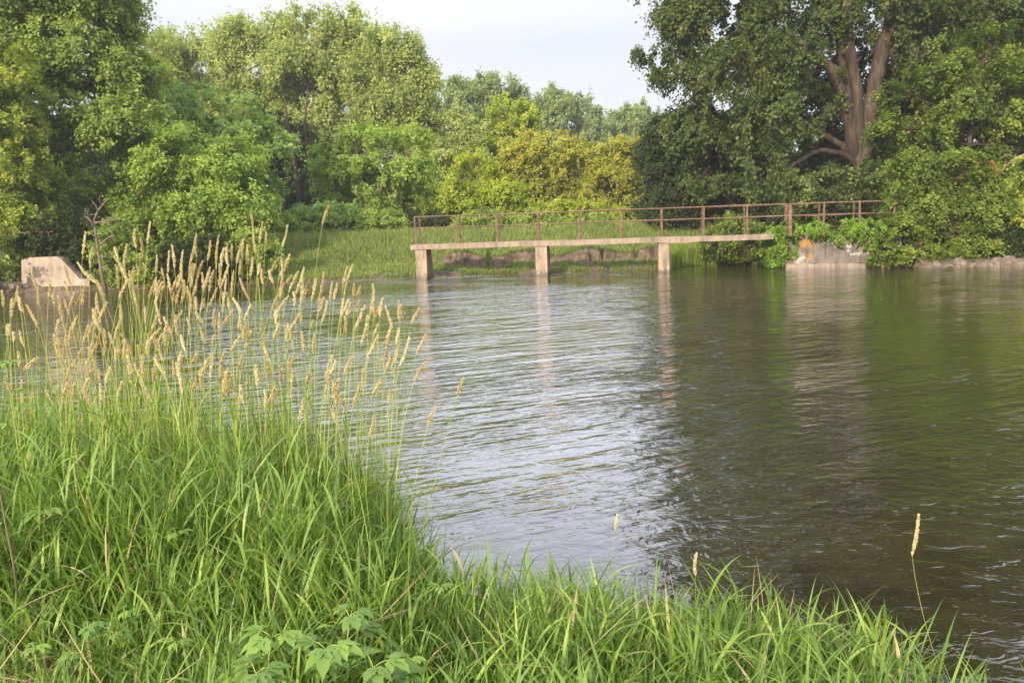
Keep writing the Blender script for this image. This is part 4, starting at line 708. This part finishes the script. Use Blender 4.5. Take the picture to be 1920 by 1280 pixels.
# far bank grass
x = rg.uniform(-14, 12.5, 120000); df = rg.uniform(0, 1, 120000) ** 1.3 * 13; y = far_shore(x) + df; z = gz(x, y)
zz = gz(x, y + 0.12) - gz(x, y - 0.12); ok = (zz < 0.12) & ((df > 1.1) | (sn(x * 2.2, y * 2.2, 1) > -0.15)) & (df > 0.05); x, y, z, df = x[ok], y[ok], z[ok], df[ok]; n = len(x)
tn = np.clip(rg.normal(0.5, 0.2, n) + 0.15 * sn(x, y, 0.8), 0.1, 1); tn[rg.uniform(0, 1, n) < 0.05] = 0
hh = 0.10 + 0.14 * rg.uniform(0, 1, n) + 0.10 * sstep(0.1, 0.9, sn(x * 1.9, y * 1.9, 1)) * rg.uniform(0.3, 1.2, n) + 0.35 * sstep(4, 9, df)
V, F, T = blades(rg, np.stack([x, y, z - 0.03], 1), hh, rg.uniform(0.02, 0.045, n), rg.uniform(0, 6.283, n), rg.uniform(0, 0.5, n), rg.uniform(0, 0.8, n), 2, tn, 0)
setp(mesh_np('bank_grass', V, F, M_fgrass, None, {'tint': T}), 'short meadow grass on the slope of the far bank', 'grass', kind='stuff')
# dark reed bed in the inlet behind the third pier
x = rg.uniform(6.9, 9.3, 2600); y = far_shore(x) + rg.uniform(-0.4, 0.9, 2600); n = len(x)
V, F, T = blades(rg, np.stack([x, y, np.maximum(gz(x, y), -0.05)], 1), rg.uniform(0.7, 1.15, n), rg.uniform(0.015, 0.03, n), rg.uniform(0, 6.283, n), rg.uniform(0, 0.12, n), rg.uniform(0, 0.3, n), 4, rg.uniform(0, 1, n), 0)
setp(mesh_np('reed_bed', V, F, LEAF['left'], None, {'tint': T}), 'dark green bed of rushes in the inlet right of the third pier', 'reeds', kind='stuff')

# ------------------------------------------------------------------ reed stalks with tan seed heads
HA = """540,185,522,325 585,285,570,410 852,170,860,285 890,225,897,355 948,125,930,265 722,285,745,350 800,262,780,390 720,340,770,420 990,335,985,440 1085,270,1102,410 1068,310,1060,440 1155,305,1150,500
1232,255,1200,385 1243,200,1240,340 1330,240,1312,360 1383,205,1365,420 1415,290,1400,400 1430,280,1437,390 1463,262,1463,370 1520,265,1495,380 1537,235,1530,350 1565,270,1563,390 1585,75,1597,165 1600,175,1615,320
1657,125,1637,255 1680,190,1672,300 885,365,872,470 740,415,752,525 785,400,800,515 845,410,842,510 818,435,820,545 835,490,865,650 1020,415,1040,535 1128,460,1085,555 1010,490,970,580 985,475,950,580 1030,530,1012,630
1145,515,1110,640 1095,560,1090,640 1200,380,1195,500 1280,370,1245,490 1325,410,1290,520 1350,430,1320,560 1240,490,1215,590 1310,440,1280,560 1385,390,1390,540 1445,395,1400,520 1475,435,1460,600 1430,480,1405,700
1520,360,1510,460 1595,350,1580,470 1640,385,1630,450 1585,645,1545,740 1370,540,1300,690 1180,535,1195,720 1285,610,1265,680 980,620,1015,770 915,660,920,765 985,720,960,800 1035,725,1080,820 1150,685,1105,750
1110,710,1125,840 1235,690,1280,760 1355,670,1355,800 1385,700,1385,850 1180,730,1195,830 1235,600,1240,680 10,555,20,655 75,610,70,720 105,565,130,680 125,600,150,695 165,645,240,780 240,540,240,640 315,510,305,600
365,590,400,750 330,590,355,640 405,490,440,600 535,520,520,650 530,540,480,640 570,455,610,510 610,490,660,680 610,570,630,710 600,670,590,740 590,720,640,820 45,770,50,840 60,775,65,840 85,820,85,880 125,810,155,910
235,770,230,830 370,740,360,830 445,790,435,870 555,780,525,890 340,840,370,960 355,890,400,1030 560,920,605,1045 590,815,640,900 655,800,655,960 760,740,720,870 725,820,765,950 765,830,835,970 800,920,820,1130
870,900,890,1050 890,960,900,1080 850,1020,960,1260 950,820,1000,930 1000,870,1030,1000 1040,800,1040,920 1265,790,1290,930 1350,840,1340,900 1250,940,1215,1010 1115,1010,1150,1200 970,1050,980,1130 1275,1040,1275,1190
1335,950,1330,1100 1440,1050,1425,1090 1530,950,1515,1060 1560,740,1535,860 1650,740,1650,860 1515,720,1505,800 320,1090,340,1150 625,1060,625,1140 40,1100,70,1200 235,980,150,1050 730,930,730,1000 630,1150,635,1270"""
HB = """388,25,352,140 130,145,98,280 145,325,105,440 80,345,5,480 155,460,80,550 75,585,30,700 58,685,60,760 72,765,50,860 235,410,180,590 225,470,215,640 290,530,235,600 310,480,285,610 360,440,325,640 360,600,325,700
380,625,345,760 205,710,140,805 415,500,400,620 445,510,425,610 510,405,480,550 545,390,490,580 518,610,470,720 528,635,495,740 588,560,575,700 600,675,565,790 635,715,595,890 665,620,645,740 670,515,672,640
735,605,680,730 730,610,715,720 700,840,630,990 785,780,735,910 775,830,740,1020 840,870,790,1050 900,850,835,1040 780,985,760,1040 960,668,915,765 1005,835,945,950 1005,1005,930,1130 1240,1110,1205,1215
412,965,370,1110 540,975,490,1080 590,1150,545,1280 715,1135,660,1230 780,1180,775,1270 165,1060,155,1150 295,745,290,800"""
heads = []
for txt, ox in ((HA, 0), (HB, 500)):
    for w4 in txt.split():
        a = [float(v) * 0.2969 for v in w4.split(',')]; heads.append((a[0] + ox, a[1] + 380, a[2] + ox, a[3] + 380))
rx_ = np.random.default_rng(41)
for _ in range(124):
    xt = rx_.uniform(15, 650) if rx_.uniform() < 0.85 else rx_.uniform(600, 760); yt = rx_.uniform(470, 735) + max(0, xt - 520) * 0.35; L_ = rx_.uniform(24, 44); sl = rx_.normal(0.1, 0.3)
    heads.append((xt, yt, xt - sl * L_, yt + L_))
heads += [(58, 848, 45, 888), (815, 765, 803, 795)]
def bez(p0, p1, p2, n):
    t = np.linspace(0, 1, n)[:, None]; return (1 - t) ** 2 * p0 + 2 * t * (1 - t) * p1 + t * t * p2
def stalk(rng, tip, hb, foot, label, group, hw=0.013, leafn=2, thick=0.0022):
    tip, hb, foot = (np.array(tuple(v), float) for v in (tip, hb, foot))
    th = thing('reed_stalk', label, 'reed', tuple(foot), group)
    mid = foot * 0.42 + hb * 0.58; dirn = nrm(tip - hb)
    mid2 = hb - dirn * 0.33 * np.linalg.norm(hb - foot); ctrl = 0.45 * mid + 0.55 * mid2
    pts = bez(foot, ctrl, hb, 12); g = Geo(); g.tube(np.vstack([pts, hb + (tip - hb) * 0.9]), np.linspace(thick, thick * 0.5, 13), 5)
    n = sum(len(v) for v in g.v); g.build('stem', M_stem, th, True, {'tint': np.full(n, rng.uniform(0, 1))})
    # panicle: spikelets packed round the axis
    L = np.linalg.norm(tip - hb); k = int(120 + 900 * L); t = rng.uniform(0, 1, k); ax = tip - hb; bow = np.cross(dirn, rng.standard_normal(3)) * 0.03 * L
    rad = hw * (0.25 + 0.9 * np.sin(np.pi * np.clip(t, 0, 1) ** 0.75) ** 0.8) * (0.9 + 0.2 * np.sin(t * 30 + rng.uniform(0, 6))) * rng.uniform(0.3, 1.0, k)
    u = nrm(np.cross(dirn, np.array([0.3, 0.2, 1.0]) if abs(dirn[2]) < 0.9 else np.array([1.0, 0.1, 0]))); v = np.cross(dirn, u); an = rng.uniform(0, 6.283, k)
    rd = u * np.cos(an)[:, None] + v * np.sin(an)[:, None]; c = hb + ax * t[:, None] + rd * rad[:, None] * 0.7 + bow * (np.sin(np.pi * t))[:, None]
    d = nrm(dirn + rd * 0.5 + 0.2 * rng.standard_normal((k, 3))); s = np.cross(d, nrm(rng.standard_normal((k, 3)))); s = nrm(s); ln = rng.uniform(0.008, 0.014, k)[:, None]; wd = 0.0034
    V = np.stack([c - d * ln * 0.4, c + s * wd, c + d * ln, c - s * wd], 1).reshape(-1, 3)
    mesh_np('seed_head', V, np.arange(4 * k).reshape(-1, 4), M_seed, th, {'tint': np.repeat(np.clip(0.5 * rng.uniform(0, 1, k) + rng.uniform(-0.05, 0.6), 0, 1), 4)})
    if leafn:
        f = np.sort(rng.uniform(0.12, 0.62, leafn)); ii = (f * 11).astype(int); B = pts[ii]
        V, F, T = blades(rng, B, rng.uniform(0.16, 0.32, leafn), rng.uniform(0.007, 0.012, leafn), rng.uniform(0, 6.283, leafn), rng.uniform(0.15, 0.5, leafn), rng.uniform(0.1, 1.0, leafn), 6, rng.uniform(0.4, 1, leafn), 0.3)
        m = len(V) // leafn; fm = len(F) // leafn
        for q in range(leafn): mesh_np('leaf', V[q * m:(q + 1) * m], F[q * fm:(q + 1) * fm] - q * m, M_grass, th, {'tint': T[q * m:(q + 1) * m]}, True)
    return th
rs = np.random.default_rng(9); dD = {}
for i, (xt, yt, xb, yb) in enumerate(heads):
    D = 4.55 + 1.5 * sstep(760, 430, yt) + rs.uniform(-0.25, 0.35)
    if xt > 560: D = min(D, 5.3 - 0.9 * sstep(700, 880, xt) + rs.uniform(-0.1, 0.2))
    tip = P(xt, yt, D); slope = (xt - xb) / max(12, yb - yt); hb = P(xb, yb, D + rs.uniform(-0.03, 0.03))
    Xf = xb - min(0.35, max(-0.25, slope * 0.35)) * (900 - yb) * 0.9 + rs.normal(0, 8)
    if xt > 700: Xf = min(Xf, 700 + 0.25 * (xt - 700))
    fx = (P(Xf, 800, D)).x
    D2 = min(D + rs.uniform(-0.1, 0.1), float(near_shore(fx)) - 0.02); foot = (fx, D2, gz1(fx, D2) - 0.03)
    lean = 'leaning right' if slope > 0.32 else 'leaning left' if slope < -0.25 else 'upright'
    hgt = 'tall' if yt < 500 else 'middling' if yt < 600 else 'short'
    where = 'before the wing wall' if 30 < xt < 170 and yt < 620 else 'at the left of the clump' if xt < 200 else 'mid clump' if xt < 520 else 'right in the clump' if xt < 700 else 'at the right fringe'
    label = f'{hgt} {lean} reed with tan seed head {where}'
    if abs(xt - 615) < 2 and yt < 400: label = 'tallest reed stalk of all, standing apart with its head against the shrubs'
    elif i == len(heads) - 2: label = 'short dry seed head low in the grass at the left edge'
    elif i == len(heads) - 1: label = 'last low seed head at the outer right of the clump, near the grass'
    elif xt > 860 and yt > 700: label = 'thin faded seed head standing farthest right over the rippled water'
    stalk(rs, tip, hb, foot, label, 'reed stalks with tan seed heads', hw=0.0100 * rs.uniform(0.75, 1.25), leafn=1 + int(rs.uniform(0, 2.2)))
for (xt, yt, xb, yb, xf, D, lab, hw) in [(1722, 965, 1710, 1040, 1697, 3.55, 'lone dry stalk with a ragged tan head against the dark water at lower right', 0.007),
        (1306, 1038, 1304, 1078, 1310, 3.75, 'short stubby seed head rising from the grass edge in front of bright water', 0.008),
        (1157, 965, 1153, 992, 1140, 4.1, 'tiny faint seed head on a hair thin stem over the bright water', 0.006)]:
    tip = P(xt, yt, D); hb = P(xb, yb, D); fx = P(xf, 1150, D).x; D2 = min(D, float(near_shore(fx)) + 0.25); stalk(rs, tip, hb, (fx, D2, gz1(fx, D2) - 0.03), lab, None, hw, 0, 0.0014)
# dry cane at the far left edge
q = thing('dry_cane', 'thin dry brown cane rising at the left edge of the grass', 'cane', tuple(PZ(30, 1090, 0.5)))
g = Geo(); D = 3.3; g.tube([tuple(P(X, Y, D)) for X, Y in [(34, 1120), (24, 1050), (10, 980), (-4, 900), (-10, 820)]], [0.004, 0.004, 0.0035, 0.003, 0.002], 6); g.build('stem', M_dead, q, True)

# ------------------------------------------------------------------ broad leaved plants in the foreground
def leaflet(rng, base, d, L, W, droop, V, F, T, tint, up=np.array([0, 0, 1.0])):
    n = 7; side = nrm(np.cross(d, up)); k0 = sum(len(v) for v in V); rows = []
    for i in range(n + 1):
        t = i / n; c = base + d * L * t + np.array([0, 0, -droop * L * t * t]); w = W * (math.sin(math.pi * min(1, t ** 0.8)) ** 0.9 * (1 - 0.25 * t)) * 0.5 + 0.0008
        w *= 1 + 0.14 * (1 if i % 2 else -1) * (0 < i < n)
        rows += [c - side * w + np.array([0, 0, 0.22 * w]), c, c + side * w + np.array([0, 0, 0.22 * w])]
    V.append(np.array(rows)); F += [(k0 + i * 3 + j, k0 + i * 3 + j + 1, k0 + i * 3 + j + 4, k0 + i * 3 + j + 3) for i in range(n) for j in range(2)]; T += [tint] * len(rows)
def broad_plant(label, X, Y, D, nleaf, size, seed, group, lift=0.30):
    rng = np.random.default_rng(seed); top = np.array(tuple(P(X, Y, D))); fx, fy = top[0] + rng.normal(0, 0.03), top[1] + rng.normal(0, 0.04); gz0 = gz1(fx, fy)
    th = thing('broadleaf_plant', label, 'plant', (fx, fy, gz0), group); pts = bez(np.array([fx, fy, gz0 - 0.02]), np.array([fx, fy, (gz0 + top[2]) / 2]) + rng.normal(0, 0.02, 3), top, 7)
    g = Geo(); g.tube(pts, np.linspace(0.004, 0.002, 7), 6); n = sum(len(v) for v in g.v); g.build('stem', M_stem, th, True, {'tint': np.full(n, 0.1)})
    for i in range(nleaf):
        f = 1.0 if i < 3 else 1 - 0.16 * (i - 2) * rng.uniform(0.6, 1.0); f = max(0.25, f); b0 = pts[int(f * 6)]; az = i * 2.4 + rng.uniform(-0.4, 0.4); hd = np.array([math.cos(az), math.sin(az), 0]); s = size * rng.uniform(0.75, 1.15) * (0.75 if i < 3 else 1.05)
        pet = b0 + hd * s * 0.55 + np.array([0, 0, s * 0.22]); V = []; F = []; T = []; tn = rng.uniform(0.2, 1.0)
        side = np.array([-hd[1], hd[0], 0])
        for a, sc_ in ((0, 1.0), (0.75, 0.82), (-0.75, 0.82), (1.6, 0.6), (-1.6, 0.6)):
            d = nrm(hd * math.cos(a) + side * math.sin(a) + np.array([0, 0, rng.uniform(-0.1, 0.12)])); leaflet(rng, pet, d, s * sc_, s * 0.56 * sc_, rng.uniform(0.2, 0.55), V, F, T, tn)
        lv = mesh_np('leaf', np.vstack(V), F, M_broad, th, {'tint': T}, True)
        g = Geo(); g.tube([b0, (b0 + pet) / 2 + np.array([0, 0, 0.005]), pet], [0.0018, 0.0016, 0.0012], 5); n = sum(len(v) for v in g.v)
        o = g.build('leaf_stalk', M_stem, th, True, {'tint': np.full(n, 0.1)})
GP = 'broad leaved plants at the bottom of the grass'
broad_plant('broad leaved plant, highest and farthest of the bottom group', 655, 1155, 2.75, 7, 0.126, 301, GP)
broad_plant('broad leaved plant with leaves spread left, at the left of the bottom group', 510, 1195, 2.65, 7, 0.120, 302, GP)
broad_plant('broad leaved plant in the middle of the bottom group with drooping leaves', 610, 1215, 2.45, 8, 0.132, 303, GP)
broad_plant('broad leaved plant cut by the bottom edge, lowest of the group', 480, 1262, 2.35, 7, 0.120, 304, GP)
broad_plant('broad leaved plant at the right of the bottom group', 700, 1250, 2.4, 7, 0.120, 305, GP)
broad_plant('small broad leaved sprig in the grass far left of the bottom group', 165, 1175, 2.9, 5, 0.06, 306, None)
broad_plant('small broad leaved sprig right of the bottom group under the long blades', 770, 1235, 2.7, 4, 0.055, 307, None)
broad_plant('broad leaved plant halfway up the grass at the left edge', 80, 960, 3.9, 6, 0.10, 308, None)
broad_plant('broad leaved plant hidden in the middle of the tall grass', 330, 1000, 3.7, 4, 0.08, 309, None)
broad_plant('large leaved weed standing by the reeds at the left edge', 10, 680, 4.6, 6, 0.085, 310, None)

wx = np.random.default_rng(88)
for k in range(16):
    X, Y = wx.uniform(60, 900), wx.uniform(930, 1240); D = float(np.interp(Y, [930, 1240], [4.2, 2.75]))
    if X > 600 and Y < 1080: continue
    broad_plant('small leafy weed growing between the grass blades', X, Y, D, 4, 0.055, 400 + k, 'small weeds in the grass')

# ------------------------------------------------------------------ summer haze
hz = bpy.data.meshes.new('haze'); hx, hy0, hy1, h0, h1 = 160, -30, 180, -2.6, 45
hz.from_pydata([(x, y, z) for z in (h0, h1) for x, y in ((-hx, hy0), (hx, hy0), (hx, hy1), (-hx, hy1))], [], [(0, 3, 2, 1), (4, 5, 6, 7), (0, 1, 5, 4), (1, 2, 6, 5), (2, 3, 7, 6), (3, 0, 4, 7)])
m = bpy.data.materials.new('haze_air'); m.use_nodes = True; m.node_tree.nodes.clear(); mo = m.node_tree.nodes.new('ShaderNodeOutputMaterial'); pv = m.node_tree.nodes.new('ShaderNodeVolumePrincipled')
pv.inputs['Color'].default_value = (0.93, 0.95, 1.0, 1); pv.inputs['Density'].default_value = 0.0006; m.node_tree.links.new(pv.outputs[0], mo.inputs['Volume']); hz.materials.append(m)
setp(link(bpy.data.objects.new('haze', hz)), 'thin pale summer haze in the air', 'haze', kind='stuff')
